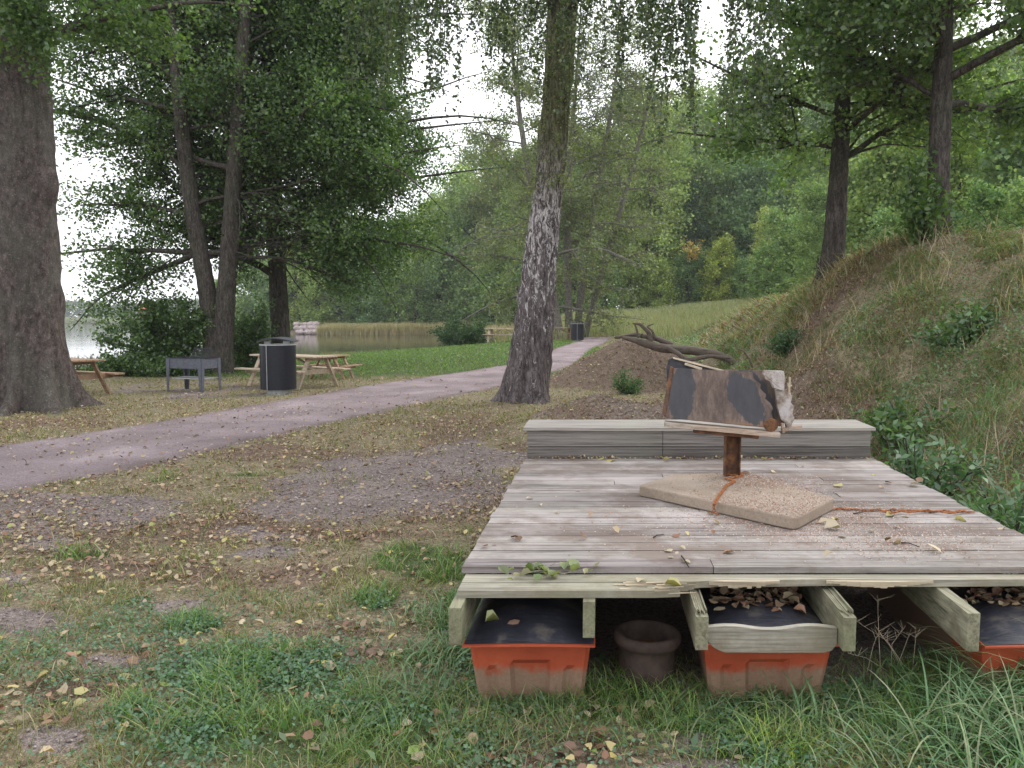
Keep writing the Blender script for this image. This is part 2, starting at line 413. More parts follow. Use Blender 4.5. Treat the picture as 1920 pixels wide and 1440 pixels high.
def water_mat():
    m, n, l, p = mat("lake_water")
    p.inputs['Base Color'].default_value = (.035, .042, .024, 1); p.inputs['Roughness'].default_value = .06
    p.inputs['IOR'].default_value = 1.6
    f = tex(n, l, 1.0, 4, .6, (1.2, 3.0, 1)); f2 = tex(n, l, 1.0, 3, .5, (.05, .2, 1))
    b = bump(n, l, f, .07, .05, p); bump(n, l, f2, .04, .3, p, b)
    return m
M_WATER = water_mat()
def slab_mat():
    m, n, l, p = mat("sandy_concrete")
    f1, f2, f3 = tex(n, l, 3, 5, .6), tex(n, l, 70, 4, .7), tex(n, l, 260, 2, .5)
    c = ramp(n, l, f1, [(.3, (.21, .165, .122)), (.5, (.29, .232, .178)), (.7, (.33, .27, .215))])
    c = mix(n, l, .7, c, ramp(n, l, f2, [(.3, g3(.7)), (.5, g3(1)), (.7, g3(1.2))]), 'MULTIPLY')
    l.new(c, p.inputs['Base Color']); p.inputs['Roughness'].default_value = .95
    b = bump(n, l, f2, .5, .004, p); bump(n, l, f3, .4, .002, p, b); return m
M_SLAB = slab_mat()
def rust_mat():
    m, n, l, p = mat("rusty_post_steel")
    f1, f2 = tex(n, l, 14, 6, .7), tex(n, l, 70, 4, .7)
    c = ramp(n, l, f1, [(.28, (.030, .017, .013)), (.5, (.10, .048, .026)), (.66, (.23, .105, .04)), (.8, (.30, .17, .08))])
    l.new(c, p.inputs['Base Color']); p.inputs['Roughness'].default_value = .9; bump(n, l, f2, .6, .003, p); return m
M_RUST = rust_mat()
def panel_mat():
    m, n, l, p = mat("peeled_film_plywood")
    tc = n.new("ShaderNodeTexCoord"); sx = n.new("ShaderNodeSeparateXYZ"); l.new(tc.outputs['Generated'], sx.inputs[0])
    f0 = tex(n, l, 5, 6, .65); f1 = tex(n, l, 1.0, 6, .7, (22, 22, 5)); f2 = tex(n, l, 60, 4, .7)
    def M2(op, a, b):
        x = n.new("ShaderNodeMath"); x.operation = op
        for i, v in enumerate((a, b)):
            if isinstance(v, (int, float)): x.inputs[i].default_value = v
            else: l.new(v, x.inputs[i])
        return x.outputs[0]
    X, Z = sx.outputs[0], sx.outputs[2]
    c = ramp(n, l, f1, [(.28, (.045, .030, .025)), (.48, (.095, .066, .053)), (.64, (.165, .120, .098)), (.76, (.34, .28, .24))])
    edgey = M2('MULTIPLY', M2('SUBTRACT', .42, Z), 1.6)
    c = mix(n, l, ramp(n, l, M2('ADD', edgey, M2('SUBTRACT', f0, .55)), [(.42, g3(0)), (.62, g3(.7))]), c, (.22, .115, .06, 1))
    def patch(cx, cz, rx, rz, tilt):
        u = M2('DIVIDE', M2('SUBTRACT', M2('SUBTRACT', X, cx), M2('MULTIPLY', M2('SUBTRACT', Z, cz), tilt)), rx)
        v = M2('DIVIDE', M2('SUBTRACT', Z, cz), rz)
        d = M2('ADD', M2('MULTIPLY', u, u), M2('MULTIPLY', v, v))
        d = M2('ADD', d, M2('ADD', M2('MULTIPLY', M2('SUBTRACT', f0, .5), 2.2), M2('MULTIPLY', M2('SUBTRACT', f1, .5), 1.3)))
        return ramp(n, l, d, [(.90, g3(1)), (.98, g3(.55)), (1.12, g3(0))])
    blk = mix(n, l, f1, (.020, .021, .026, 1), (.070, .068, .074, 1))
    c = mix(n, l, patch(.155, .58, .135, .50, .05), c, blk)
    c = mix(n, l, patch(.745, .53, .145, .52, -.20), c, blk)
    l.new(c, p.inputs['Base Color']); p.inputs['Roughness'].default_value = .7
    bump(n, l, f1, .5, .004, p); return m
M_PANEL = panel_mat()
M_FILM = simple("black_film_board", (.035, .035, .045), .5, 0, .4, 30)
M_PALEWOOD = simple("pale_batten_wood", (.50, .42, .31), .85, 0, .25, 40, .2)
def plaster_mat():
    m, n, l, p = mat("crumbled_pale_board")
    f1, f2 = tex(n, l, 12, 6, .7), tex(n, l, 80, 4, .7)
    c = ramp(n, l, f1, [(.34, (.13, .095, .075)), (.46, (.30, .25, .21)), (.58, (.46, .43, .42)), (.8, (.50, .48, .48))])
    l.new(c, p.inputs['Base Color']); p.inputs['Roughness'].default_value = .95; bump(n, l, f1, .8, .01, p); return m
M_PLASTER = plaster_mat()
def orange_mat():
    m, n, l, p = mat("muddy_orange_plastic")
    tc = n.new("ShaderNodeTexCoord"); sx = n.new("ShaderNodeSeparateXYZ"); l.new(tc.outputs['Object'], sx.inputs[0])
    f1, f2 = tex(n, l, 7, 6, .65), tex(n, l, 60, 4, .7)
    base = ramp(n, l, f1, [(.3, (.33, .058, .025)), (.6, (.44, .085, .038)), (.8, (.50, .13, .07))])
    mr = n.new("ShaderNodeMapRange"); l.new(sx.outputs[2], mr.inputs[0]); mr.inputs[1].default_value = .02; mr.inputs[2].default_value = .23; mr.inputs[3].default_value = 1.0; mr.inputs[4].default_value = -.12
    ad0 = n.new("ShaderNodeMath"); ad0.operation = 'ADD'; l.new(f1, ad0.inputs[0]); l.new(mr.outputs[0], ad0.inputs[1])
    my = n.new("ShaderNodeMapRange"); l.new(sx.outputs[1], my.inputs[0]); my.inputs[1].default_value = 3.35; my.inputs[2].default_value = 3.6; my.inputs[3].default_value = 0; my.inputs[4].default_value = .6  # brown tint also increases with depth under the deck, darkening the hull sides
    ad = n.new("ShaderNodeMath"); ad.operation = 'ADD'; l.new(ad0.outputs[0], ad.inputs[0]); l.new(my.outputs[0], ad.inputs[1])
    c = mix(n, l, ramp(n, l, ad.outputs[0], [(.60, g3(0)), (.80, g3(.85))]), base, mix(n, l, f2, (.15, .11, .075, 1), (.33, .265, .19, 1)))
    l.new(c, p.inputs['Base Color']); p.inputs['Roughness'].default_value = .55; bump(n, l, f2, .25, .002, p); return m
M_ORANGE = orange_mat()
def liner_mat():
    m, n, l, p = mat("dusty_black_plastic")
    f1, f2 = tex(n, l, 6, 6, .65), tex(n, l, 90, 4, .7)
    f3 = tex(n, l, 1.0, 5, .6, (3, 14, 3), dist=1.2)
    c = ramp(n, l, f1, [(.35, (.012, .013, .020)), (.52, (.028, .029, .040)), (.62, (.085, .076, .070))])
    bump(n, l, f3, .8, .02, p)
    l.new(c, p.inputs['Base Color']); p.inputs['Roughness'].default_value = .5; bump(n, l, f3, .5, .015, p); return m
M_LINER = liner_mat()
M_POT = simple("dark_clay_pot", (.070, .050, .042), .85, 0, .5, 12, .2)
M_POTIN = simple("rusty_pot_inside", (.12, .05, .02), .9, 0, .6, 14, .2)

rng = np.random.RandomState(5)
random.seed(5)

# ------------------------------------------------------------------ ground zones (R bare, G lush, B brown litter)
def blob(px, py, cx, cy, rx, ry):
    return np.clip(1.25 - np.sqrt(((px - cx) / rx) ** 2 + ((py - cy) / ry) ** 2), 0, 1)
BARE = [(700, 935, 310, 70), (780, 885, 270, 50), (900, 870, 140, 55), (640, 950, 290, 46), (850, 925, 160, 40), (180, 955, 230, 30), (40, 1000, 120, 20), (500, 1040, 120, 14), (60, 1165, 140, 38), (330, 1130, 80, 26), (1270, 1385, 60, 28),
        (1590, 1375, 70, 30), (110, 1395, 110, 45), (20, 1080, 60, 20), (370, 735, 150, 10), (240, 1240, 90, 22), (500, 1010, 130, 14), (1290, 1440, 130, 25)]
LUSH = [(560, 1270, 230, 60), (620, 1390, 330, 90), (800, 1060, 110, 42), (720, 1130, 60, 22), (150, 1030, 70, 18), (380, 1160, 60, 16), (430, 895, 60, 10), (330, 895, 40, 9),
        (1400, 1340, 260, 45), (1400, 1420, 130, 60), (1750, 1330, 260, 110), (900, 1180, 60, 120), (1150, 1300, 120, 40), (450, 1400, 60, 40), (1000, 1300, 200, 30), (260, 1350, 50, 30), (400, 1310, 40, 30)]
BROWN = [(1050, 1390, 260, 50), (700, 1230, 200, 20), (880, 800, 190, 30), (1000, 850, 60, 60), (560, 850, 250, 22), (420, 1000, 380, 36), (700, 1010, 200, 26), (800, 970, 120, 24), (250, 1070, 260, 34), (180, 1290, 150, 50), (100, 790, 160, 22), (560, 1080, 150, 26),
         (1100, 1400, 120, 40), (900, 940, 70, 50), (330, 1220, 90, 40), (640, 1180, 120, 24), (40, 1010, 60, 22)]
PATHN = [G(*p) for p in [(-260, 962), (0, 925), (150, 902), (300, 870), (430, 838), (600, 800), (800, 755), (930, 728), (1010, 708)]]
PATHF = [G(*p) for p in [(-260, 862), (0, 838), (200, 808), (330, 786), (450, 764), (560, 745), (700, 722), (850, 700), (950, 684)]]
PATHN = [Vector((-14, -1.6, 0)), Vector((-9.5, 2.4, 0))] + PATHN; PATHF = [Vector((-17, 1.2, 0)), Vector((-11.5, 5.3, 0))] + PATHF
PATHN += [Vector((2.05, 26, 0)), Vector((3.3, 34, 0)), Vector((5.0, 42, 0)), Vector((6.5, 52, 0))]
PATHF += [Vector((0.55, 27, 0)), Vector((1.9, 35, 0)), Vector((3.4, 42.6, 0)), Vector((4.6, 52, 0))]
def resample(pts, n):
    a = np.array([(p.x, p.y) for p in pts]); s = np.concatenate([[0], np.cumsum(np.hypot(*np.diff(a, axis=0).T))])
    t = np.linspace(0, s[-1], n)
    x, y = np.interp(t, s, a[:, 0]), np.interp(t, s, a[:, 1])
    k = np.ones(21) / 21
    for arr in (x, y):
        q = np.convolve(np.pad(arr, 10, mode='edge'), k, 'valid'); arr[10:-10] = q[10:-10]
    return x, y
NP_ = 900
nx, ny = resample(PATHN, NP_); fx_, fy_ = resample(PATHF, NP_)
PPOLY = np.concatenate([np.stack([nx, ny], 1), np.stack([fx_, fy_], 1)[::-1]])[::6]
def path_in(x, y):
    ins = np.zeros(np.shape(x), bool); n = len(PPOLY)
    for i in range(n):
        a, b = PPOLY[i], PPOLY[(i + 1) % n]
        if a[1] != b[1]: ins ^= ((a[1] > y) != (b[1] > y)) & (x < (b[0] - a[0]) * (y - a[1]) / (b[1] - a[1]) + a[0])
    return ins
def zones(x, y):
    z = zt(x, y); px, py = proj(x, y, z)
    px = np.where(y < .6, -9999, px)
    n = fbm(x * 1.3, y * 1.3, 9, 4); n2 = fbm(x * .5, y * .5, 4, 3)
    bare = np.zeros(np.shape(x)); lush = np.zeros(np.shape(x)); br = np.zeros(np.shape(x))
    wx, wy = 150 * (fbm(x * 1.1, y * 1.1, 31, 4) - .5), 60 * (fbm(x * 1.3, y * 1.3, 37, 4) - .5); px, py = px + wx, py + wy
    for b in BARE: bare = np.maximum(bare, blob(px, py, *b))
    for b in LUSH: lush = np.maximum(lush, blob(px, py, *b))
    for b in BROWN: br = np.maximum(br, blob(px, py, *b))
    bare = np.clip(bare * 1.5 + (n - .5) * 1.5 - .22, 0, 1); lush = np.clip(lush * 1.2 + (n2 - .5) * 1.2, 0, 1); br = np.clip(br + (n - .5) * 1.3, 0, 1)
    # lawn between the path and the inlet
    far = ss(19.5, 24, y) * (x > -9) * (x < 4) * (y < 60)
    lush = np.maximum(lush, far); bare = bare * (1 - far); br = br * (1 - far)
    left = ss(12, 14, y) * ss(0, -2, x)
    br = br * (1 - .5 * left)
    # dug soil behind the deck
    toe = np.interp(y, [-5, 3, 7, 10, 13, 16, 19, 28], [2.9, 3.0, 3.3, 3.7, 3.9, 4.3, 4.9, 6.2])
    soil = ss(1.1, .5, x - toe + (n - .5)) * ss(.0, .5, x - .1 - .15 * (y - 7) * 0 + (n - .5) * .9) * ss(6.2, 6.6, y) * ss(13.6, 12.4, y) * ss(5.9, 5.2, x + (n - .5))
    d1 = np.hypot((x - 2.75) / 2.2, (y - 19.4) / 2.4)
    soil = np.maximum(soil, ss(1.05, .85, d1 + (n - .5) * .4) * ss(5.2, 4.2, x))
    bank = ss(0, .6, x - toe) * (y < 34)
    bare = np.where(bank > .3, bare * 0, bare)
    br = np.maximum(br * (1 - bank), bank * np.clip(.40 + (n2 - .5) * 3.4 + (n - .5) * 1.6 - .5 * ss(1.3, .5, z), 0, 1))
    lush = np.where(bank > .3, np.clip((n - .48) * 3, 0, 1) * bank * (1 - br), lush)
    bare = np.maximum(bare, soil); br = np.maximum(br, .9 * soil); bare = np.where(soil > .3, np.where(d1 < 1.1, .12, (.26 + .9 * (n2 - .5))), bare)
    deck = (y > 3.3) & (y < 6.8) & (x > -.1) & (x < 2.8)
    bare = np.where(deck, .6, bare)
    p = path_in(x, y)
    bare = np.where(p, 1, bare)
    mead = ss(44, 48, y) * ss(-3, 0, x)
    lush = lush * (1 - mead); bare = bare * (1 - mead)
    return bare, lush, br, bank, soil, p, mead

def axis(lo, hi, step0, grow, c):
    a = [c]; s = step0
    while a[-1] < hi: a.append(a[-1] + s); s *= grow
    b = [c]; s = step0
    while b[-1] > lo: b.append(b[-1] - s); s *= grow
    return np.array(sorted(set(a + b)))
xs = np.concatenate([np.arange(-6, 9, .06), axis(9, 1500, .08, 1.06, 9)[1:], axis(-1500, -6, .08, 1.045, -6)[:-1]]); xs.sort()
ys = np.concatenate([np.arange(1.2, 14, .06), axis(14, 2500, .08, 1.022, 14)[1:], axis(-60, 1.2, .1, 1.2, 1.2)[:-1]]); ys.sort()
XX, YY = np.meshgrid(xs, ys, indexing='ij'); x_, y_ = XX.ravel(), YY.ravel()
zz = zt(x_, y_); bz = zones(x_, y_)
nxs, nys = len(xs), len(ys)
idx = np.arange(nxs * nys).reshape(nxs, nys)
quads = np.stack([idx[:-1, :-1].ravel(), idx[1:, :-1].ravel(), idx[1:, 1:].ravel(), idx[:-1, 1:].ravel()], 1)
lu = np.maximum(bz[1] * .8, 0)
g = np_mesh("ground", np.stack([x_, y_, zz], 1), [quads], M_GROUND, col=np.stack([np.minimum(bz[0] * 1.15, 1), lu, bz[2]], 1), smooth=True)
tag(g, kind='structure')

# gravel path sheet
W_ = 24; V = []; PC = []
for j in range(W_ + 1):
    t = j / W_
    x = nx + (fx_ - nx) * t; y = ny + (fy_ - ny) * t
    if j in (0, W_):
        e = .10 + .55 * (fbm(np.arange(NP_) * .14, j * 3.3, 0, 5) - .5); dx, dy = (nx - fx_), (ny - fy_); L = np.hypot(dx, dy)
        sgn = 1 if j == 0 else -1
        x = x + sgn * dx / L * e; y = y + sgn * dy / L * e
    z = zt(x, y) + (.014 if 0 < j < W_ else -.012)
    V.append(np.stack([x, y, z], 1)); nn = fbm(x * 1.7, y * 1.7, 71, 4); edge_ = min(t, 1 - t) + .10 * (nn - .5)
    wear = 1 + .09 * (math.exp(-((t - .3) / .09) ** 2) + math.exp(-((t - .72) / .09) ** 2)) + .16 * (nn - .5) * 2; ed = ss(.0, .10, edge_)[:, None]
    PC.append(np.array([[.66, .62, .55]]) * (1 - ed) + ed * wear[:, None] * np.array([[1, 1, 1.0]]))
PC = np.stack(PC, 1).reshape(-1, 3)
V = np.stack(V, 1).reshape(-1, 3); idx = np.arange(NP_ * (W_ + 1)).reshape(NP_, W_ + 1)
quads = np.stack([idx[:-1, :-1].ravel(), idx[1:, :-1].ravel(), idx[1:, 1:].ravel(), idx[:-1, 1:].ravel()], 1)
tag(np_mesh("path", V, [quads], M_PATH, smooth=True, col=PC), kind='structure')
# water
wv = np.array([(-2500, 10, WATER_Z), (60, 10, WATER_Z), (60, 470, WATER_Z), (-2500, 470, WATER_Z)])
tag(np_mesh("water", wv, [np.array([(0, 1, 2, 3)])], M_WATER), kind='structure')

# ------------------------------------------------------------------ leaves, blades
def unit(v): return v / np.maximum(np.linalg.norm(v, axis=1, keepdims=True), 1e-9)
def pal(n, cols, r=rng, jit=.15):
    c = np.array(cols, float)[:, :3]; k = r.randint(0, len(c), n)
    return c[k] * (1 + jit * r.randn(n, 1)).clip(.4, 1.8)
def leaf_arrays(pos, size, colr, r=rng, up=.5, dirv=None, aspect=.72, droop=0):
    n = len(pos)
    nr = unit(r.randn(n, 3) + np.array([0, 0, up * 1.6]))
    d = r.randn(n, 3) if dirv is None else dirv + .35 * r.randn(n, 3)
    d[:, 2] -= droop
    d = unit(d - nr * (d * nr).sum(1, keepdims=True)); s = np.cross(nr, d)
    L = size * (.7 + .6 * r.rand(n, 1)); L = L.reshape(n, 1); Wd = L * aspect * (.85 + .3 * r.rand(n, 1))
    v = np.stack([pos, pos + d * L * .45 + s * Wd * .5 + nr * L * .12, pos + d * L, pos + d * L * .45 - s * Wd * .5 + nr * L * .12], 1).reshape(-1, 3)
    f = np.arange(4 * n).reshape(n, 4)
    return v, f, np.repeat(colr, 4, axis=0)
def blade_arrays(pos, h, w, colr, lean=.35, r=rng, bend=.5, az=None):
    n = len(pos); az = r.rand(n) * 6.283 if az is None else az
    d = np.stack([np.cos(az), np.sin(az), np.zeros(n)], 1); ln = (lean * (.3 + r.rand(n, 1)))
    fa = az + 1.57 + .9 * r.randn(n); s = np.stack([np.cos(fa), np.sin(fa), np.zeros(n)], 1)
    h = h.reshape(n, 1); w = np.reshape(w, (-1, 1)) * np.ones((n, 1))
    up = np.array([0, 0, 1.0])
    m1 = pos + up * h * .45 + d * h * ln * .35; m2 = pos + up * h * .8 + d * h * ln * (.9 + bend * .3)
    tp = pos + up * h * (1 - bend * .25 * ln) + d * h * ln * (1.2 + bend)
    v = np.stack([pos - s * w * .4, pos + s * w * .4, m1 + s * w * .5, m1 - s * w * .5, m2 + s * w * .35, m2 - s * w * .35, tp], 1).reshape(-1, 3)
    b = np.arange(n)[:, None] * 7
    q = np.concatenate([b + np.array([[0, 1, 2, 3]]), b + np.array([[3, 2, 4, 5]])]); t = b + np.array([[5, 4, 6]])
    c = np.repeat(colr, 7, axis=0)
    return v, q, t, c
def arc_arrays(pos, L, w, colr, r=rng, seg=7, up=1.25, curl=1.5):
    n = len(pos); az = r.rand(n) * 6.283; d = np.stack([np.cos(az), np.sin(az), np.zeros(n)], 1); s = np.stack([-np.sin(az), np.cos(az), np.zeros(n)], 1) + .2 * r.randn(n, 3) * [1, 1, 0]
    th0 = up * (.75 + .35 * r.rand(n)); cu = curl * (.6 + .9 * r.rand(n)); p = pos.copy(); V = []
    for k in range(seg + 1):
        t = k / seg; ww = (w * (1 - t) ** .6 * (.6 + .4 * min(1, t * 4)))[:, None] * .5
        V += [p - s * ww, p + s * ww]
        th = th0 - cu * t * 1.2; p = p + (d * np.cos(th)[:, None] + np.array([0, 0, 1.]) * np.sin(th)[:, None]) * (L / seg)[:, None]
    m = 2 * (seg + 1); v = np.stack(V, 1).reshape(-1, 3); b = np.arange(n)[:, None] * m
    q = np.concatenate([b + np.array([[2 * k, 2 * k + 1, 2 * k + 3, 2 * k + 2]]) for k in range(seg)])
    return v, q, np.zeros((0, 3), int), np.repeat(colr, m, axis=0)
def prune(part, axes, rad, ztop, keep=.12, side=1):
    v, f, c = part; m = len(v) // 4; p = v.reshape(m, 4, 3)[:, 0]; bad = np.zeros(m, bool)
    for T in axes:
        T = np.array([tuple(q) for q in T]); ax = np.interp(p[:, 2], T[:, 2], T[:, 0]); ay = np.interp(p[:, 2], T[:, 2], T[:, 1])
        bad |= (p[:, 0] - ax > -rad) & (p[:, 0] - ax < rad * side) & (p[:, 1] - ay < .3) & (p[:, 2] < ztop + 1.5 * rng.randn(m))
    k = ~bad | (rng.rand(m) < keep); v = v.reshape(m, 4, 3)[k].reshape(-1, 3); c = c.reshape(m, 4, 3)[k].reshape(-1, 3)
    return v, np.arange(len(v)).reshape(-1, 4), c
def build_blades(name, parts, m, parent=None, loc=None):
    V, Qs, Ts, C, o = [], [], [], [], 0
    for v, q, t, c in parts:
        V.append(v); Qs.append(q + o); Ts.append(t + o); C.append(c); o += len(v)
    return np_mesh(name, np.concatenate(V), [np.concatenate(Qs), np.concatenate(Ts)], m, parent, np.concatenate(C), loc=loc)
def build_leaves(name, parts, m, parent=None, loc=None):
    V, Fs, C, o = [], [], [], 0
    for v, f, c in parts:
        V.append(v); Fs.append(f + o); C.append(c); o += len(v)
    return np_mesh(name, np.concatenate(V), [np.concatenate(Fs)], m, parent, np.concatenate(C), loc=loc)
def in_deck(x, y, m=0.0):
    return (y > 3.15 - m) & (y < 6.9 + m) & (x > -.25 + .115 * (y - 3.3) - m) & (x < 2.45 + .115 * (y - 3.3) + m)

def grass_field():
    parts = []
    spec = [(1.7, 3.4, -3.2, 4.2, 4200, .055, .0032), (3.4, 5, -4.5, 4.0, 3000, .05, .0042), (5, 8, -6.5, 5.2, 1100, .05, .006), (8, 14, -11, 5, 420, .055, .010), (14, 26, -17, 5, 240, .045, .014), (26, 50, -14, 8, 190, .045, .022)]
    for y0, y1, x0, x1, dens, hh, ww in spec:
        n = int((y1 - y0) * (x1 - x0) * dens)
        x = x0 + (x1 - x0) * rng.rand(n); y = y0 + (y1 - y0) * rng.rand(n)
        ba, lu, br, bank, soil, p, mead = zones(x, y)
        cl = fbm(x * 5, y * 5, 3, 3); sdv = lake_sd(x, y)
        pr = (.42 + .75 * lu) * (1 - .93 * ba) * (1 - .6 * br) * (.25 + 1.6 * ss(.4, .62, cl))
        pr = np.where(p | (bank > .3) | (mead > .5) | (sdv < .2), 0, pr)
        under = (y > 3.6) & (y < 6.9) & (x > .0) & (x < 2.9)
        pr = np.where(under, 0, pr)
        k = rng.rand(n) < pr
        x, y, lu, br, cl = x[k], y[k], lu[k], br[k], cl[k]; n = len(x)
        z = zt(x, y)
        dry = rng.rand(n) < (.40 - .36 * lu + .3 * br)
        if y0 > 13: dry = rng.rand(n) < np.where((x > -9) & (y > 20), .03, .3)
        cg = pal(n, [(.12, .19, .05), (.17, .23, .065), (.10, .17, .055), (.21, .26, .08), (.11, .16, .07)])
        lushf = (lu > .5)[:, None]
        cg = np.where(lushf, cg * np.array([1.0, 1.2, .9]), cg * np.array([1.15, .98, .9]))
        cd = pal(n, [(.33, .27, .15), (.27, .21, .12), (.38, .32, .20), (.21, .17, .09)])
        c = np.where(dry[:, None], cd, cg)
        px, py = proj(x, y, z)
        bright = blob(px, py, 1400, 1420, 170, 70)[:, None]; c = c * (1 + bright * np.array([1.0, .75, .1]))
        tall = 1 + .7 * lu * (cl > .5) 
        # tufts round the tubs and the deck's left edge
        near = np.exp(-((x + .35) / .22) ** 2) * ((y > 3) & (y < 6)) + np.exp(-((y - 3.15) / .28) ** 2) * ((x > -.6) & (x < 3.2)) + ss(1.0, 1.8, x) * (y < 3.0)
        tall = tall * (1 + .15 * np.clip(near, 0, 1)) 
        h = hh * (.5 + .9 * rng.rand(n)) * tall
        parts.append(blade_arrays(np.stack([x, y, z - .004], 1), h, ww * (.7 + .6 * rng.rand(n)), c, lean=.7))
    # hair-fine tufts under the front edge and arching blades at the lower right
    n = 5200; x = -.7 + 4.2 * rng.rand(n); y = 2.95 + .32 * rng.randn(n) * .7
    ok = (fbm(x * 3, y * 3, 8, 2) > .40) & (y > 2.2); x, y = x[ok], y[ok]; n = len(x); z = zt(x, y)
    parts.append(blade_arrays(np.stack([x, y, z], 1), .05 + .07 * rng.rand(n), .0032, pal(n, [(.13, .23, .06), (.17, .27, .075), (.10, .19, .05), (.26, .26, .13)]), lean=.8, bend=1))
    for cx, cy, rad, nb, hm in [(1.75, 2.75, .22, 260, .34), (2.15, 2.9, .25, 380, .42), (2.35, 2.55, .25, 320, .40), (1.55, 2.35, .3, 260, .26), (2.1, 2.2, .3, 300, .32), (1.15, 2.95, .25, 200, .20), (2.9, 3.2, .35, 400, .5), (2.2, 3.0, .22, 420, .46), (2.5, 2.95, .25, 420, .5), (1.95, 3.0, .2, 260, .32), (3.1, 4.2, .4, 400, .45), (3.2, 5.3, .4, 400, .45),
                                (-.35, 3.6, .18, 260, .13), (-.3, 4.1, .2, 260, .14), (-.45, 3.2, .2, 200, .11), (.78, 2.98, .15, 120, .10)]:
        x = cx + rad * rng.randn(nb) * .6; y = cy + rad * rng.randn(nb) * .6; z = zt(x, y)
        parts.append(arc_arrays(np.stack([x, y, z], 1), 1.15 * hm * (.5 + .8 * rng.rand(nb)), .0075 * (.6 + .7 * rng.rand(nb)), pal(nb, [(.10, .21, .085), (.14, .26, .11), (.12, .235, .10), (.18, .28, .12), (.25, .28, .15)])))
    o = build_blades("grass", parts, M_GRASS); tag(o, "short patchy grass over the trodden ground, lusher by the deck front", "grass", kind='stuff')
grass_field()

LCB = [(.30, .215, .15), (.22, .14, .095), (.38, .30, .20), (.44, .36, .25), (.15, .10, .07), (.26, .165, .11), (.19, .115, .08)]
def bank_cover():
    parts, lp = [], []
    def region(x0, x1, y0, y1, dens, hh, ww):
        n = int((y1 - y0) * (x1 - x0) * dens); x = x0 + (x1 - x0) * rng.rand(n); y = y0 + (y1 - y0) * rng.rand(n)
        ba, lu, br, bank, soil, p, mead = zones(x, y); cl = fbm(x * 1.8, y * 1.8, 13, 4)
        edge = ss(-1.2, 0, x - np.interp(y, [-5, 3, 7, 10, 13, 18, 28], [3.1, 3.2, 3.7, 4.6, 5.6, 6.0, 7.0]))
        pr = np.where((bank > .1), .35 + .65 * ss(.38, .6, cl), edge * .7 * (1 - soil)) * np.where(in_deck(x, y, .03), 0, 1)
        pr = pr * (1 - .55 * br) * (1 - .9 * soil * (bank < .5))
        k = (rng.rand(n) < pr) & (y < 60); x, y, br, cl, lu = x[k], y[k], br[k], cl[k], lu[k]; n = len(x); z = zt(x, y)
        dry = rng.rand(n) < .32 + .5 * br - .15 * lu
        low = (z < 1.0)[:, None]
        cg = pal(n, [(.13, .19, .06), (.17, .225, .07), (.10, .165, .06), (.22, .25, .09), (.15, .20, .09)])
        cg = np.where(low, cg * np.array([1.0, 1.25, 1.25]), cg * 1.15) * (.75 + .6 * fbm(x * 1.1, y * 1.1, 44, 3))[:, None]
        cd = pal(n, [(.36, .29, .18), (.27, .20, .12), (.46, .38, .25), (.19, .13, .085), (.28, .18, .11)])
        c = np.where(dry[:, None], cd, cg)
        hv = hh * (.35 + rng.rand(n)) * (.6 + .9 * ss(.4, .65, cl)); wv_ = ww * (.6 + .8 * rng.rand(n)); p0 = np.stack([x, y, z - .01], 1)
        if y0 < 14: parts.append(arc_arrays(p0, hv * 1.25, wv_, c, seg=4, curl=1.7))
        else: parts.append(blade_arrays(p0, hv, wv_, c, lean=.95, bend=1.1))
        m = n // 3; kk = rng.randint(0, n, m); pos = np.stack([x[kk], y[kk], z[kk] + hh * .8 * rng.rand(m) * (1 - .5 * br[kk])], 1) + .05 * rng.randn(m, 3) * [1, 1, .2]
        cc = np.where((rng.rand(m) < .25 + .5 * br[kk])[:, None], pal(m, [(.19, .12, .075), (.26, .19, .12), (.14, .08, .05)]), pal(m, [(.09, .16, .07), (.12, .20, .075), (.10, .17, .09), (.16, .22, .09)]))
        lp.append(leaf_arrays(pos, ww * 5.0, cc, up=.6, aspect=.55))
    n = 60000; x = 2.7 + 4.5 * rng.rand(n); y = 3.2 + 9 * rng.rand(n); z = zt(x, y); cl = fbm(x * 1.5, y * 1.5, 91, 4)
    k = (rng.rand(n) < ss(.42, .58, cl) * ss(2.3, .9, z)) & ~in_deck(x, y, .05) & (zones(x, y)[4] < .3); x, y, z = x[k], y[k], z[k]; n = len(x)
    lp.append(leaf_arrays(np.stack([x, y, z + .02 + .22 * rng.rand(n)], 1), .042, pal(n, [(.13, .23, .10), (.17, .27, .12), (.10, .18, .09), (.20, .27, .13), (.24, .26, .14)]), up=.5, aspect=.42))
    region(2.6, 8.5, 3.0, 8, 2600, .17, .0055)
    region(3.3, 8.5, 8, 14, 2300, .13, .008)
    region(4, 9, 14, 22, 1100, .13, .014)
    region(4, 13, 22, 46, 260, .20, .03)
    n = 90000; x = 3.2 + 6 * rng.rand(n); y = 3.5 + 26 * rng.rand(n) ** 1.4; ba, lu, br, bank, soil, p, mead = zones(x, y)
    k = (rng.rand(n) < (.15 + 1.0 * br) * (bank > .1)); x, y = x[k], y[k]; n = len(x)
    crumbs = [leaf_arrays(np.stack([x, y, zt(x, y) + .01 + .03 * rng.rand(n)], 1), (.02 + .0022 * y)[:, None] * (.5 + rng.rand(n, 1)), pal(n, LCB), up=.6, aspect=.35)]
    # pale dead stems standing in loose groups
    n = 5200; x = 3.2 + 5.3 * rng.rand(n); y = 4 + 14 * rng.rand(n); k = (fbm(x * 1.2, y * 1.2, 61, 3) > .54) & (zones(x, y)[3] > .3); x, y = x[k], y[k]; n = len(x)
    parts.append(arc_arrays(np.stack([x, y, zt(x, y)], 1), .25 + .4 * rng.rand(n), .005 + .0004 * y, pal(n, [(.48, .40, .28), (.40, .32, .22), (.34, .25, .17)]), seg=4, curl=.6))
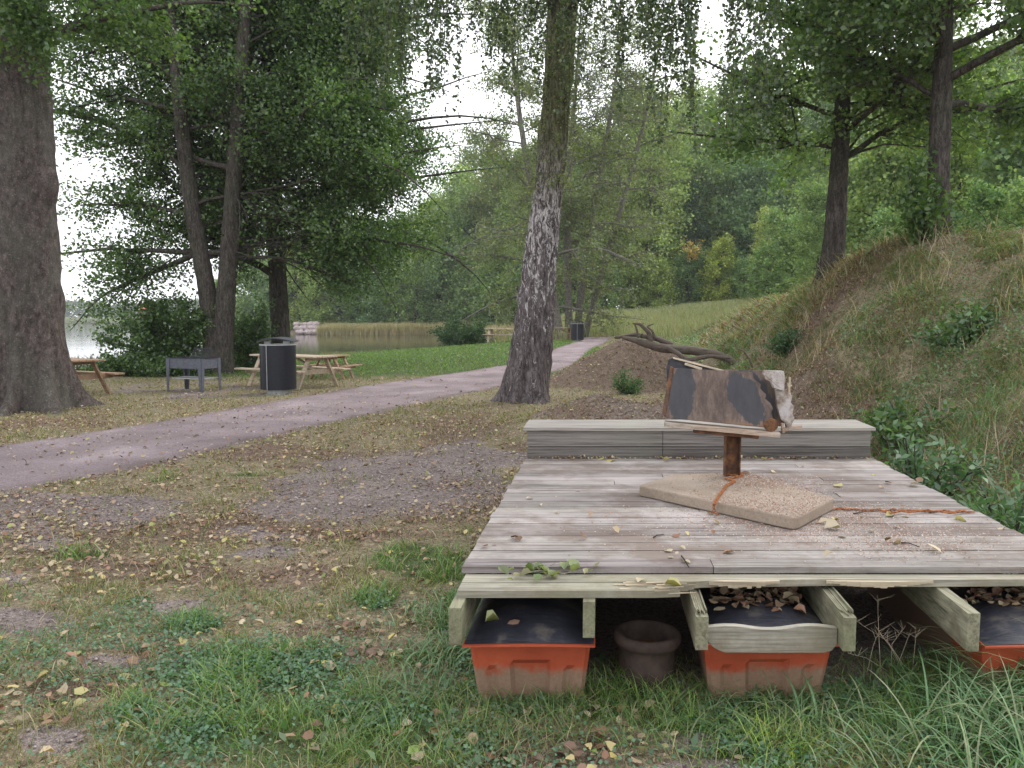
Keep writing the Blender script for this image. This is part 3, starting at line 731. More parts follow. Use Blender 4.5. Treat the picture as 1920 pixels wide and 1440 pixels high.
    tag(build_leaves("bank_litter", crumbs, M_LITTER), "dry brown stalks and leaf litter on the slope", "leaf litter", kind='stuff')
    tag(build_blades("bank_grass", parts, M_GRASS), "tangled green and straw grass covering the slope beside the deck", "grass", kind='stuff')
    tag(build_leaves("bank_undergrowth", lp, M_LEAF), "low leafy weeds and dry stalks over the slope", "undergrowth", kind='stuff')
bank_cover()

# meadow of tall reed-like grass beyond the bin and reed belts on the shores
def reeds(name, label, n, fn, h, w, cols, lean=.25, cat="reeds"):
    x, y = fn(n); z = zt(x, y); n = len(x)
    c = pal(n, cols)
    tag(build_blades(name, [blade_arrays(np.stack([x, y, np.maximum(z, WATER_Z) - .05], 1), h * (.55 + .5 * rng.rand(n)) * (.7 + .6 * fbm(x * .35, y * .35, 3, 3)), w, c, lean=lean)], M_GRASS), label, cat, kind='stuff')
def f_mead(n):
    x = -1 + 36 * rng.rand(n); y = 47 + 42 * rng.rand(n) ** .8
    k = (lake_sd(x, y) > -1) & ~((np.abs(x - 5.5) < 1.2) & (y < 52)); return x[k], y[k]
reeds("meadow_grass", "tall pale green and straw meadow grass before the wood", 60000, f_mead, 1.0, .035, [(.25, .31, .14), (.31, .34, .17), (.36, .33, .19), (.22, .29, .13), (.34, .29, .17)], cat="meadow grass")
def f_belt(n):
    x = -27 + 30 * rng.rand(n); y = 109 + 5 * rng.rand(n) + (x > -6) * -4
    y = np.where(x > -3, 90 + 20 * rng.rand(n), y); return x, y
reeds("reeds", "straw coloured reed belt along the far side of the inlet", 26000, f_belt, 1.55, .05, [(.50, .42, .25), (.44, .38, .21), (.34, .33, .17), (.55, .46, .29)])
def f_near(n):
    t = rng.rand(n); x = -17 + 8 * t; y = 24.4 + .33 * (x + 14).clip(0, 9) + 1.2 * rng.rand(n) ; return x, y
reeds("reeds", "dark green reeds at the near lake edge behind the left table", 1500, f_near, .85, .03, [(.05, .09, .035), (.08, .12, .05), (.14, .14, .08)], lean=.5)
def f_mid(n):
    t = rng.rand(n); x = -10 + 9 * t; y = np.interp(x, [-10, -8.5, -4, 0], [41, 42.8, 45, 53]) - .4 + 1.6 * rng.rand(n); return x, y
reeds("reeds", "low olive sedge fringe where the lawn meets the inlet", 5000, f_mid, .45, .03, [(.15, .16, .07), (.20, .18, .09), (.11, .14, .06), (.26, .20, .12)], lean=.5)
def f_far(n):
    x = -420 + 330 * rng.rand(n); y = 424 + 8 * rng.rand(n); return x, y
reeds("reeds", "light green reed strip on the far lake shore", 9000, f_far, 3.2, .6, [(.24, .28, .13), (.28, .30, .15)])

# fallen leaves
def litter_arrays(pos, size, colr, r=rng, curl=.35, nrm=None):
    n = len(pos); a = r.rand(n) * 6.283
    up = np.array([[0, 0, 1.0]]) + .28 * r.randn(n, 3); up = unit(up)
    d = np.stack([np.cos(a), np.sin(a), np.zeros(n)], 1); d = unit(d - up * (d * up).sum(1, keepdims=True)); s = np.cross(up, d)
    L = (size * (.6 + .8 * r.rand(n)))[:, None]; W2 = L * (.30 + .12 * r.rand(n, 1)); cu = L * curl * r.rand(n, 1); ct = L * curl * (r.rand(n, 1) - .2)
    b = pos; m = pos + d * L * .5; t = pos + d * L + up * ct
    pts = [b + up * .002, m - up * 0 + up * .003, t, pos + d * L * .28 + s * W2 + up * cu, pos + d * L * .68 + s * W2 * .85 + up * cu, pos + d * L * .28 - s * W2 + up * cu * .7, pos + d * L * .68 - s * W2 * .85 + up * cu]
    v = np.stack(pts, 1).reshape(-1, 3); o = np.arange(n)[:, None] * 7
    f = np.concatenate([o + np.array([[q]]).reshape(1, 3) for q in ((0, 5, 1), (5, 6, 1), (6, 2, 1), (1, 2, 4), (1, 4, 3), (1, 3, 0))])
    return v, f, np.repeat(colr, 7, axis=0)
LC = [(.28, .175, .115), (.22, .125, .08), (.38, .29, .19), (.44, .36, .25), (.16, .10, .07), (.34, .235, .155), (.27, .15, .10), (.40, .31, .20), (.36, .30, .20)]
YC = [(.46, .38, .14), (.42, .38, .17), (.50, .41, .20)]
GC = [(.20, .26, .08), (.28, .30, .10)]
def leaf_cols(n):
    t = rng.rand(n)[:, None]
    return np.where(t < .86, pal(n, LC), np.where(t < .96, pal(n, YC), pal(n, GC)))
parts = []
for y0, y1, x0, x1, dens, sz in [(1.7, 4, -3.5, 4.2, 300, .046), (4, 8, -6.5, 3, 330, .038), (8, 15, -12, 2.2, 130, .043), (15, 28, -16, 5, 24, .055), (8, 20, 1, 6, 24, .05)]:
    n = int((y1 - y0) * (x1 - x0) * dens); x = x0 + (x1 - x0) * rng.rand(n); y = y0 + (y1 - y0) * rng.rand(n)
    ba, lu, br, bank, soil, p, mead = zones(x, y)
    pr = np.where(p, .16, (.30 + .8 * br - .15 * lu) * (1 - .6 * ba)); pr = pr * (.4 + 1.3 * ss(.4, .6, fbm(x * 2, y * 2, 21, 3)))
    pe_ = (path_in(x + .3, y - .25) | path_in(x - .3, y + .3)) & ~p; pr = np.where(pe_, pr + .35, pr)
    k = (rng.rand(n) < pr) & ~in_deck(x, y, -.1) & (lake_sd(x, y) > .3); x, y = x[k], y[k]; n = len(x)
    parts.append(litter_arrays(np.stack([x, y, zt(x, y) + .012 + .015 * rng.rand(n)], 1), sz, leaf_cols(n)))
o = build_leaves("leaf_litter", parts, M_LITTER); tag(o, "brown and yellow fallen leaves strewn over the ground and path", "leaf litter", kind='stuff')
# small crumbs, torn bits and dead stems: fine litter that roughens the trodden ground
parts = []
for y0, y1, x0, x1, dens, sz in [(1.7, 4, -3.5, 4.2, 3600, .016), (4, 8, -6.5, 3, 2200, .020), (8, 16, -12, 5.2, 520, .030)]:
    n = int((y1 - y0) * (x1 - x0) * dens); x = x0 + (x1 - x0) * rng.rand(n); y = y0 + (y1 - y0) * rng.rand(n)
    ba, lu, br, bank, soil, p, mead = zones(x, y)
    pr = np.where(p, .06, .36 + .8 * br - .2 * lu - .34 * (ba > .6)) * (.3 + 1.4 * ss(.38, .6, fbm(x * 3.1, y * 3.1, 51, 3))); k = (rng.rand(n) < pr) & ~in_deck(x, y, -.1); x, y = x[k], y[k]; n = len(x)
    parts.append(leaf_arrays(np.stack([x, y, zt(x, y) + .008], 1), sz * (.5 + rng.rand(n, 1)), pal(n, LC + [(.46, .39, .28), (.12, .08, .05), (.09, .06, .045), (.06, .045, .035), (.2, .2, .1)]) * .95, up=.9, aspect=.4))
tag(build_leaves("leaf_crumbs", parts, M_LITTER), "crushed bits of dry leaf and stem trodden into the ground", "leaf litter", kind='stuff')
# clover-like ground cover
parts = []
n = 230000; x = -3.4 + 7.4 * rng.rand(n); y = 1.7 + 2.8 * rng.rand(n); ba, lu, br, bank, soil, p, mead = zones(x, y)
k = (rng.rand(n) < .06 + 1.1 * lu * ss(.34, .52, fbm(x * 2.2, y * 2.2, 33, 3))) & (ba < .4) & ~((y > 3.4) & (x > -.1)); x, y = x[k], y[k]; n = len(x)
parts.append(leaf_arrays(np.stack([x, y, zt(x, y) + .008 + .04 * rng.rand(n)], 1), .017, pal(n, [(.095, .20, .115), (.12, .24, .13), (.075, .165, .095), (.15, .26, .14), (.13, .22, .12)]), up=1.1, aspect=.9))
n = 420; x = -1.8 + 3.6 * rng.rand(n); y = 1.9 + 1.7 * rng.rand(n); ba, lu, br, *_ = zones(x, y); k = (lu > .4) & (rng.rand(n) < .8); x, y = x[k], y[k]; n = len(x)
parts.append(leaf_arrays(np.stack([x, y, zt(x, y) + .02 + .04 * rng.rand(n)], 1), .055, pal(n, [(.07, .15, .055), (.09, .17, .07), (.12, .20, .08)]), up=1.0, aspect=.5))
tag(build_leaves("ground_cover", parts, M_LEAF), "bluish green low clover and weeds in the front lawn", "ground cover", kind='stuff')

# stones in path and soil
def pebbles():
    base = np.array([(1, 0, 0), (0, 1, 0), (-1, 0, 0), (0, -1, 0), (0, 0, .7), (0, 0, -.5)], float)
    fc = np.array([(0, 1, 4), (1, 2, 4), (2, 3, 4), (3, 0, 4), (1, 0, 5), (2, 1, 5), (3, 2, 5), (0, 3, 5)])
    V, Fs, C, o = [], [], [], 0
    for y0, y1, x0, x1, dens, sz in [(1.7, 5, -3.5, 3, 900, .0045), (5, 9, -6, 1, 420, .007), (6.6, 13, .1, 5.6, 380, .009), (9, 18, -9, 2, 90, .013)]:
        n = int((y1 - y0) * (x1 - x0) * dens); x = x0 + (x1 - x0) * rng.rand(n); y = y0 + (y1 - y0) * rng.rand(n)
        ba, lu, br, bank, soil, p, mead = zones(x, y); k = ((ba > .5) | p) & ~in_deck(x, y, -.1) & ((soil < .3) | (rng.rand(n) < .25)); x, y = x[k], y[k]; n = len(x)
        r = sz * (.5 + rng.rand(n, 1, 1) ** 2 * 1.8); j = 1 + .35 * rng.randn(n, 6, 1)
        v = np.stack([x, y, zt(x, y) + .006], 1)[:, None, :] + base[None] * r * j
        V.append(v.reshape(-1, 3)); Fs.append((np.arange(n)[:, None, None] * 6 + fc[None]).reshape(-1, 3) + o); o += 6 * n
        C.append(np.repeat(pal(n, [(.24, .20, .19), (.31, .265, .25), (.18, .145, .14), (.40, .35, .33)]), 6, axis=0))
    n = 5200; x = 5.8 * rng.rand(n) - .3; y = 6.8 + 15 * rng.rand(n); soil = zones(x, y)[4]; k = (soil > .4) & ~in_deck(x, y, .1) & (fbm(x * 2, y * 2, 95, 3) > .45); x, y = x[k], y[k]; n = len(x)
    r = (.008 + .022 * rng.rand(n, 1, 1) ** 3); v = np.stack([x, y, zt(x, y) + .004], 1)[:, None, :] + base[None] * r * (1 + .35 * rng.randn(n, 6, 1))
    V.append(v.reshape(-1, 3)); Fs.append((np.arange(n)[:, None, None] * 6 + fc[None]).reshape(-1, 3) + o); o += 6 * n; C.append(np.repeat(pal(n, [(.17, .13, .10), (.22, .17, .135), (.13, .095, .075), (.30, .25, .21)]), 6, axis=0))
    tag(np_mesh("pebbles", np.concatenate(V), [np.concatenate(Fs)], M_LITTER, col=np.concatenate(C)), "pinkish grey gravel stones on the path and bare soil", "gravel", kind='stuff')
pebbles()

# ------------------------------------------------------------------ trees
def trunk_mesh(name, pts, rad, m, parent, nseg=40, nlen=90, flare=0, ridge=.03, seed=0, lobes=5, rscale=1.0):
    P_ = np.array([tuple(p) for p in pts]); s = np.concatenate([[0], np.cumsum(np.linalg.norm(np.diff(P_, axis=0), axis=1))])
    t = np.linspace(0, 1, nlen) ** 1.3 * s[-1]
    # smooth spline through the points
    def sm(vals):
        y = np.interp(t, s, vals); k = max(3, nlen // 14) | 1
        q = np.convolve(np.pad(y, k // 2, mode='reflect', reflect_type='odd'), np.ones(k) / k, 'valid'); return q
    C = np.stack([sm(P_[:, i]) for i in range(3)], 1); R = np.interp(t, s, rad)
    C[0] = P_[0]
    A = np.linspace(0, 2 * math.pi, nseg, endpoint=False); h = t[:, None]; A2 = A[None]
    ca, sa = np.cos(A2) * np.ones_like(h), np.sin(A2) * np.ones_like(h)
    rr = R[:, None] * (1 + .10 * (fbm(ca * 1.3 + 9 + seed, sa * 1.3 + 9, h * .5, 3) - .5) * 2)
    if ridge:
        kk = .5 / ridge * .1 * rscale
        n1 = fbm(ca * R[:, None] * kk * 6 + 20 + seed, sa * R[:, None] * kk * 6 + 20, h * kk * 1.3, 4)
        rr = rr + ridge * (np.abs(n1 - .5) * 4 - .6)
    if flare:
        fl = np.exp(-h / .28) * flare + np.exp(-h / .9) * flare * .35
        lob = .55 + .75 * np.clip(np.cos(A2 * lobes + seed + 1.5 * np.sin(A2 * 2 + seed)), -.4, 1)
        rr = rr + fl * lob
    if name == 'trunk' and lobes == 7:                              # swelling on the lake side of the old trunk
        da = np.abs((A2 + .15 + math.pi) % (2 * math.pi) - math.pi); rr = rr + .17 * np.exp(-(da / .45) ** 2) * np.exp(-((h - 4.15) / .34) ** 2)
    V = np.stack([C[:, 0:1] + rr * ca, C[:, 1:2] + rr * sa, C[:, 2:3] + 0 * rr], 2).reshape(-1, 3)
    idx = np.arange(nlen * nseg).reshape(nlen, nseg); nx_ = np.roll(idx, -1, axis=1)
    q = np.stack([idx[:-1].ravel(), nx_[:-1].ravel(), nx_[1:].ravel(), idx[1:].ravel()], 1)
    return np_mesh(name, V, [q], m, parent, smooth=True, loc=tuple(parent.location))

def curve_pts(start, d, L, n, droop, wander, r):
    pts = [np.array(start, float)]; d = np.array(d, float); d /= np.linalg.norm(d)
    for i in range(n):
        d = d + wander * r.randn(3) + np.array([0, 0, -droop]); d /= np.linalg.norm(d)
        pts.append(pts[-1] + d * L / n)
    return np.array(pts)
def tubes(polys, n=5):
    """many tapered tubes -> arrays"""
    V, F, o = [], [], 0
    for pts, r0, r1 in polys:
        m = len(pts); d = np.gradient(pts, axis=0); d = unit(d); a = np.cross(d, [.1, .2, .97]); a = unit(a + 1e-6); b = np.cross(d, a)
        rr = np.linspace(r0, r1, m)[:, None, None]; th = np.linspace(0, 2 * math.pi, n, endpoint=False)
        v = pts[:, None] + rr * (a[:, None] * np.cos(th)[None, :, None] + b[:, None] * np.sin(th)[None, :, None])
        V.append(v.reshape(-1, 3)); idx = np.arange(m * n).reshape(m, n) + o; nx2 = np.roll(idx, -1, axis=1)
        F.append(np.stack([idx[:-1].ravel(), nx2[:-1].ravel(), nx2[1:].ravel(), idx[1:].ravel()], 1)); o += m * n
    return np.concatenate(V), np.concatenate(F)
def limbs(r, trunk, radf, z0, z1, n, Lf, elev, droop, subs, subL, twigs, twigL, azf=None, r0=.07):
    """returns tube polys and twig segments. trunk: array of points"""
    polys, seg = [], []
    zs = trunk[:, 2]
    for i in range(n):
        h = z0 + (z1 - z0) * ((i + r.rand() * .8) / n); f = (h - z0) / (z1 - z0)
        st = np.array([np.interp(h, zs, trunk[:, 0]), np.interp(h, zs, trunk[:, 1]), h])
        az = azf(i, r) if azf else i * 2.399 + r.rand() * .8
        L = Lf(f, az) * (.8 + .4 * r.rand())
        if L < .4: continue
        el = elev(f) + .2 * r.randn(); d = (math.cos(az) * math.cos(el), math.sin(az) * math.cos(el), math.sin(el))
        pts = curve_pts(st, d, L, 9, droop, .09, r); rb = r0 * (L / 5) ** .8 * (1.1 - .5 * f); polys.append((pts, rb, .012))
        for j in range(subs):
            k = 2 + (j * 7.3 + r.rand() * 2) % 7.2; ki = int(k); q = pts[min(ki, 9)]; dd = pts[min(ki + 1, 9)] - pts[max(ki - 1, 0)]
            dd = dd / (np.linalg.norm(dd) + 1e-9) + .85 * r.randn(3) * np.array([1, 1, .55])
            l2 = subL * (1.2 - .07 * ki) * (.6 + .7 * r.rand()) * min(1, L / 3.5 + .3); p2 = curve_pts(q, dd, l2, 5, droop * 1.2, .12, r); polys.append((p2, .018 + .004 * l2, .005))
            for t in range(twigs):
                q2 = p2[1 + r.randint(0, 5)]; d3 = (p2[-1] - p2[0]) / l2 + .9 * r.randn(3) * np.array([1, 1, .6]); p3 = curve_pts(q2, d3, twigL * (.5 + r.rand()), 3, droop, .15, r)
                seg.append((p3[0], p3[1])); seg.append((p3[1], p3[2])); seg.append((p3[2], p3[3]))
                if t % 3 == 0: polys.append((p3, .006, .003))
            for a, b in zip(p2[1:-1], p2[2:]): seg.append((a, b))
        seg.append((pts[-2], pts[-1]))
    return polys, seg
def seg_leaves(r, seg, n, size, cols, jit=.09, up=.5, aspect=.75, clump=True, droop=0, shade=None):
    A = np.array([s[0] for s in seg]); B = np.array([s[1] for s in seg]); w = np.linalg.norm(B - A, axis=1)
    if clump: w = w * (.3 + 1.4 * r.rand(len(w)))
    k = r.choice(len(seg), n, p=w / w.sum()); t = r.rand(n, 1)
    pos = A[k] * (1 - t) + B[k] * t + jit * r.randn(n, 3)
    tone = (.78 + .44 * r.rand(len(seg)))[k][:, None]
    c = pal(n, cols, r) * tone
    return leaf_arrays(pos, size, c, r, up=up, aspect=aspect, droop=droop)

DARKG = [(0.075, 0.146, 0.039), (0.1, 0.178, 0.044), (0.067, 0.131, 0.044), (0.125, 0.203, 0.048), (0.086, 0.159, 0.055)]
MIDG = [(0.086, 0.149, 0.044), (0.115, 0.184, 0.053), (0.075, 0.138, 0.05), (0.144, 0.207, 0.059), (0.098, 0.161, 0.061)]
OLIVE = [(0.155, 0.198, 0.088), (0.193, 0.234, 0.1), (0.127, 0.174, 0.075), (0.232, 0.252, 0.116), (0.166, 0.204, 0.11)]

def AZB(i, r):
    a = i * 2.399 + r.rand() * .8; s = math.sin(a)
    if s < -.25: a = math.atan2(abs(s) * .8, math.cos(a))          # few limbs point at the path side
    return a
def AZR(i, r):
    if i % 2: return AZB(i, r)
    return -.25 + 1.3 * (r.rand() - .5)                            # more limbs on the open right side, over the lawn
def make_tree(name, label, base, stems, barkm, seed, leafn, leafsz, cols, z0, z1, nl, Lf, elev, droop, subs, subL, twigs, twigL, group=None, flare=.1, ridge=.02, azf=None, r0=.07, jit=.1, extra=None, lobes=5, nseg=40, nlen=110, up=.5):
    root = empty(name, base, 0, label, "tree", group); r = np.random.RandomState(seed)
    polys, seg = [], []
    for si, (pts, rad) in enumerate(stems):
        trunk_mesh("trunk", pts, rad, barkm, root, flare=flare if si == 0 or flare > .2 else flare * .4, ridge=ridge, seed=seed + si * 3, lobes=lobes, nseg=nseg, nlen=nlen)
        T = np.array([tuple(p) for p in pts])
        p, s = limbs(r, T, None, z0, z1, nl, Lf, elev, droop, subs, subL, twigs, twigL, azf, r0); polys += p; seg += s
    if extra:
        for pts, a, b in extra: polys.append((np.array([tuple(q) for q in pts]), a, b))
    v, f = tubes(polys, 6)
    np_mesh("branches", v, [f], barkm, root, smooth=True, loc=tuple(base))
    return root, r, seg, lambda parts: build_leaves("crown", parts, M_LEAF, root, loc=tuple(base))

# --- big trunk at the left edge
b = G(52, 768); Yb = b.y
st = [Q(52, 790, Yb), Q(56, 700, Yb), Q(52, 600, Yb), Q(48, 450, Yb), Q(44, 300, Yb), Q(40, 150, Yb), Q(36, 0, Yb), Q(30, -250, Yb), Q(34, -520, Yb)]
st[0].z = b.z - .15
pxm = Yb / FPX
root, r, seg, fin = make_tree("broad_old_tree", "thick old tree trunk with mottled brown bark and flared roots at the path edge", tuple(b),
    [(st, [62 * pxm, 58 * pxm, 54 * pxm, 53 * pxm, 49 * pxm, 45 * pxm, 42 * pxm, 34 * pxm, 22 * pxm])], M_OLD, 3, 0, 0, None, 6.2, 12, 13,
    lambda f, az: 4.6, lambda f: .3 + .6 * f, .05, 8, 1.5, 7, .6, flare=.60, ridge=.045, lobes=7, nseg=128, nlen=220, r0=.1)
pl = [seg_leaves(r, seg, 42000, .085, DARKG, .1)]
# a knot and the leafy shoots that hang across the upper trunk
hs_ = []
for k in range(26):
    a = Q(-15 + 110 * r.rand(), -40 + 60 * r.rand(), Yb - .75 - .5 * r.rand()); a = np.array(a); d = np.array([.3 * r.randn(), .2 * r.randn(), -1.0])
    p3 = curve_pts(a, d, .5 + .8 * r.rand(), 3, .02, .1, r); hs_ += [(p3[i], p3[i + 1]) for i in range(3)]
pl.append(seg_leaves(r, hs_, 2600, .08, DARKG, .10))
fin(pl)

# --- lakeside group: twin-stemmed tree and the tree with a low side limb
b = G(412, 700); Yb = b.y
A_ = [Q(402, 706, Yb), Q(400, 640, Yb), Q(388, 540, Yb), Q(368, 440, Yb), Q(352, 330, Yb), Q(338, 210, Yb), Q(326, 90, Yb), Q(310, -80, Yb), Q(300, -330, Yb)]
B_ = [Q(420, 706, Yb), Q(416, 640, Yb), Q(424, 540, Yb), Q(434, 420, Yb), Q(442, 300, Yb), Q(450, 180, Yb), Q(456, 60, Yb), Q(470, -100, Yb), Q(480, -330, Yb)]
A_[0].z = B_[0].z = b.z - .1
u = Yb / FPX
ra = [20 * u, 17 * u, 16 * u, 15 * u, 14 * u, 12 * u, 10 * u, 7 * u, 2 * u]; rb_ = [21 * u, 20 * u, 17 * u, 16 * u, 15 * u, 13 * u, 11 * u, 8 * u, 2 * u]
def LfA(f, az): return (6.6 - 1.7 * f) * (1.05 if math.cos(az) < 0 else .62)
root, r, seg, fin = make_tree("twin_stemmed_tree", "dark leafy tree with two stems rising from one base behind the grill", tuple(b), [(A_, ra), (B_, rb_)], M_BARK, 17, 0, 0, None,
    3.3, 14.5, 38, LfA, lambda f: .15 + .45 * f, .045, 11, 1.9, 7, .8, flare=.12, ridge=.018, nseg=48, nlen=150, azf=AZB)
fin_twin, twin_part = fin, seg_leaves(r, seg, 200000, .105, DARKG, .17)
b3 = G(524, 690); Y3 = b3.y; u = Y3 / FPX
C_ = [Q(530, 700, Y3), Q(526, 620, Y3), Q(520, 520, Y3), Q(516, 420, Y3), Q(512, 320, Y3), Q(506, 200, Y3), Q(500, 80, Y3), Q(498, -80, Y3), Q(500, -330, Y3)]
C_[0].z = b3.z - .1
fin_twin([prune(prune(twin_part, [A_, B_], .38, 8.5), [C_], .6, 6.4, .05, 3.2)])
limb = [Q(508, 512, Y3), Q(490, 500, Y3), Q(465, 488, Y3 - .1), Q(430, 474, Y3 - .3), Q(395, 464, Y3 - .4), Q(360, 452, Y3 - .5)]
limb2 = [Q(528, 425, Y3), Q(555, 418, Y3 - .3), Q(585, 425, Y3 - .6), Q(612, 460, Y3 - .8), Q(640, 490, Y3 - 1)]
root, r, seg, fin = make_tree("lone_stemmed_tree", "dark broad crowned tree with a low side limb behind the front bin", tuple(b3), [(C_, [20 * u, 17 * u, 16 * u, 16 * u, 14 * u, 12 * u, 10 * u, 7 * u, 2 * u])], M_BARK, 29, 0, 0, None,
    4.0, 15, 44, lambda f, az: (7.2 - 2.2 * f) * (1.12 if math.cos(az) > 0 else .6), lambda f: .28 + .3 * f, .062, 12, 2.0, 8, .85, azf=AZR, flare=.1, ridge=.018, extra=[(limb, 7.5 * u, 4 * u), (limb2, 5 * u, 2 * u)], nseg=48, nlen=150)
fin([prune(seg_leaves(r, seg, 225000, .105, DARKG, .18), [C_], .6, 6.6, .04, 1.7)])

# --- birch beside the path
b4 = G(985, 752); Y4 = b4.y; u = Y4 / FPX
st = [Q(984, 765, Y4), Q(987, 740, Y4), Q(997, 660, Y4), Q(1006, 570, Y4), Q(1014, 480, Y4), Q(1024, 390, Y4), Q(1034, 300, Y4), Q(1043, 200, Y4), Q(1050, 100, Y4), Q(1056, 0, Y4), Q(1066, -200, Y4), Q(1080, -480, Y4)]
st[0].z = b4.z - .12
root = empty("birch", tuple(b4), 0, "leaning birch with furrowed black and white bark beside the path", "tree")
r = np.random.RandomState(41)
trunk_mesh("trunk", st, [43 * u, 40 * u, 37 * u, 35 * u, 32 * u, 29 * u, 27 * u, 26 * u, 27 * u, 27 * u, 20 * u, 6 * u], M_BIRCH, root, nseg=120, nlen=330, flare=.20, ridge=.035, seed=4, lobes=5)
T = np.array([tuple(p) for p in st]); polys, seg = [], []
pl = []
def strand(top, L, hseg):
    p3 = curve_pts(top, (.12 * r.randn(), .12 * r.randn(), -1), L, 6, .12, .05, r); polys.append((p3, .006, .002)); hseg += [(p3[i], p3[i + 1]) for i in range(6)]
CURT = [(690, 860, 40, 250, 11.5, 14.5, 66), (600, 720, 0, 60, 12, 15, 14), (870, 990, 20, 200, 12, 14.4, 32), (1085, 1270, 30, 245, 11, 14, 62), (1010, 1095, 20, 200, 13.2, 14.4, 12), (1335, 1395, 180, 300, 10.5, 11.5, 30), (1310, 1480, 0, 100, 10.5, 12.5, 10), (1245, 1285, 120, 230, 11, 12, 5)]
anch = []
for x0, x1, ya, yb, Ya, Yb2, ns in CURT:
    for i in range(ns):
        px = x0 + (x1 - x0) * r.rand(); Y = Ya + (Yb2 - Ya) * r.rand(); yend = ya + (yb - ya) * r.rand() ** (1.2)
        a = Q(px, yend, Y); top = 8.3 + 1.6 * r.rand(); hseg = []
        strand(np.array((a.x + .1 * r.randn(), a.y, top)), top - a.z, hseg); seg += hseg
        if i % 8 == 0: anch.append((a.x, a.y, top))
for ax, ay, az in anch:
    h0 = 6.9 + 1.6 * r.rand(); s0 = np.array([np.interp(h0, T[:, 2], T[:, 0]), np.interp(h0, T[:, 2], T[:, 1]), h0])
    e = np.array([ax, ay, az]); t = np.linspace(0, 1, 8)[:, None]; pts = s0 * (1 - t) + e * t; pts[:, 2] += .9 * np.sin(t[:, 0] * 2.6); polys.append((pts, .045, .01))
v, f = tubes(polys, 5); np_mesh("branches", v, [f], M_BARK, root, smooth=True, loc=tuple(b4))
L_ = sum(np.linalg.norm(np.array(a) - np.array(b_)) for a, b_ in seg)
build_leaves("crown", [seg_leaves(r, seg, int(L_ * 42), .062, [(.06, .10, .045), (.085, .13, .05), (.045, .08, .04), (.12, .16, .06)], .038, clump=True, droop=1.2, up=0, aspect=.8),
    ], M_LEAF, root, loc=tuple(b4))
# leafy shoots growing on the upper trunk
hseg = []
for k in range(120):
    h = 4.2 + 4.2 * r.rand(); a = r.rand() * 6.283; s0 = np.array([np.interp(h, T[:, 2], T[:, 0]) + .28 * math.cos(a), np.interp(h, T[:, 2], T[:, 1]) + .28 * math.sin(a), h])
    p3 = curve_pts(s0, (math.cos(a), math.sin(a), -.4), .15 + .3 * r.rand(), 3, .35, .1, r); hseg += [(p3[i], p3[i + 1]) for i in range(3)]
build_leaves("trunk_shoots", [seg_leaves(r, hseg, 2400, .05, [(.15, .18, .07), (.19, .21, .08), (.11, .15, .06)], .05)], M_LEAF, root, loc=tuple(b4))

# --- two trees on the bank
def bank_tree(name, label, pts, Yt, w, seed, leafn, nl, Lf, z0, cols, azs=None, extra=None):
    base = G(*pts[0]); base = Vector((Q(*pts[0], Yt).x, Yt, 0)); base.z = ztf(base.x, base.y)
    ps = [Q(x, y, Yt) for x, y in pts]; ps[0].z = base.z - .15; u = Yt / FPX
    root, r, seg, fin = make_tree(name, label, tuple(base), [(ps, [q * u for q in w])], M_BARK, seed, 0, 0, None, z0, ps[-1].z - .5, nl, Lf, lambda f: .35 + .5 * f, .01, 9, 1.4, 7, .55, flare=.10, ridge=.016, nseg=56, nlen=170, azf=azs, extra=extra)
    fin([seg_leaves(r, seg, leafn, .095, cols, .11)]); return base
BT1 = bank_tree("bank_tree", "slimmer bank tree with fanning branches on the crest left of its twin", [(1558, 530), (1562, 480), (1568, 400), (1574, 300), (1580, 200), (1584, 100), (1588, 0), (1592, -160), (1596, -350)], 16.0, [22, 19, 18, 16, 14, 12, 10, 8, 3], 61, 46000, 26,
    lambda f, az: 3.6 - .8 * f, 4.6, [tuple(q * 1.5 for q in c) for c in MIDG], extra=[([Q(1578, 300, 16), Q(1610, 285, 15.8), Q(1660, 270, 15.5), Q(1735, 275, 15.2)], .035, .01), ([Q(1580, 240, 16), Q(1620, 190, 15.8), Q(1665, 130, 15.6), Q(1720, 60, 15.2)], .035, .01),
                                  ([Q(1575, 170, 16), Q(1545, 120, 15.8), Q(1510, 90, 15.6), Q(1460, 60, 15.2)], .035, .01), ([Q(1576, 300, 16), Q(1615, 250, 16.2), Q(1690, 215, 16.4), Q(1760, 170, 16.4)], .03, .01), ([Q(1572, 160, 16), Q(1600, 110, 16), Q(1650, 60, 16), Q(1690, 0, 16)], .03, .01)])
BT2 = bank_tree("bank_tree", "thicker bank tree with bare lower trunk on the high crest nearest the right edge", [(1755, 462), (1757, 400), (1760, 320), (1763, 230), (1767, 140), (1770, 60), (1774, -30), (1780, -180), (1786, -380)], 13.2, [24, 20, 18, 18, 17, 15, 13, 9, 3], 67, 46000, 24,
    lambda f, az: (3.4 - .8 * f) * (1.3 if math.cos(az) > 0 else .75), 5.0, DARKG[:2] + MIDG)
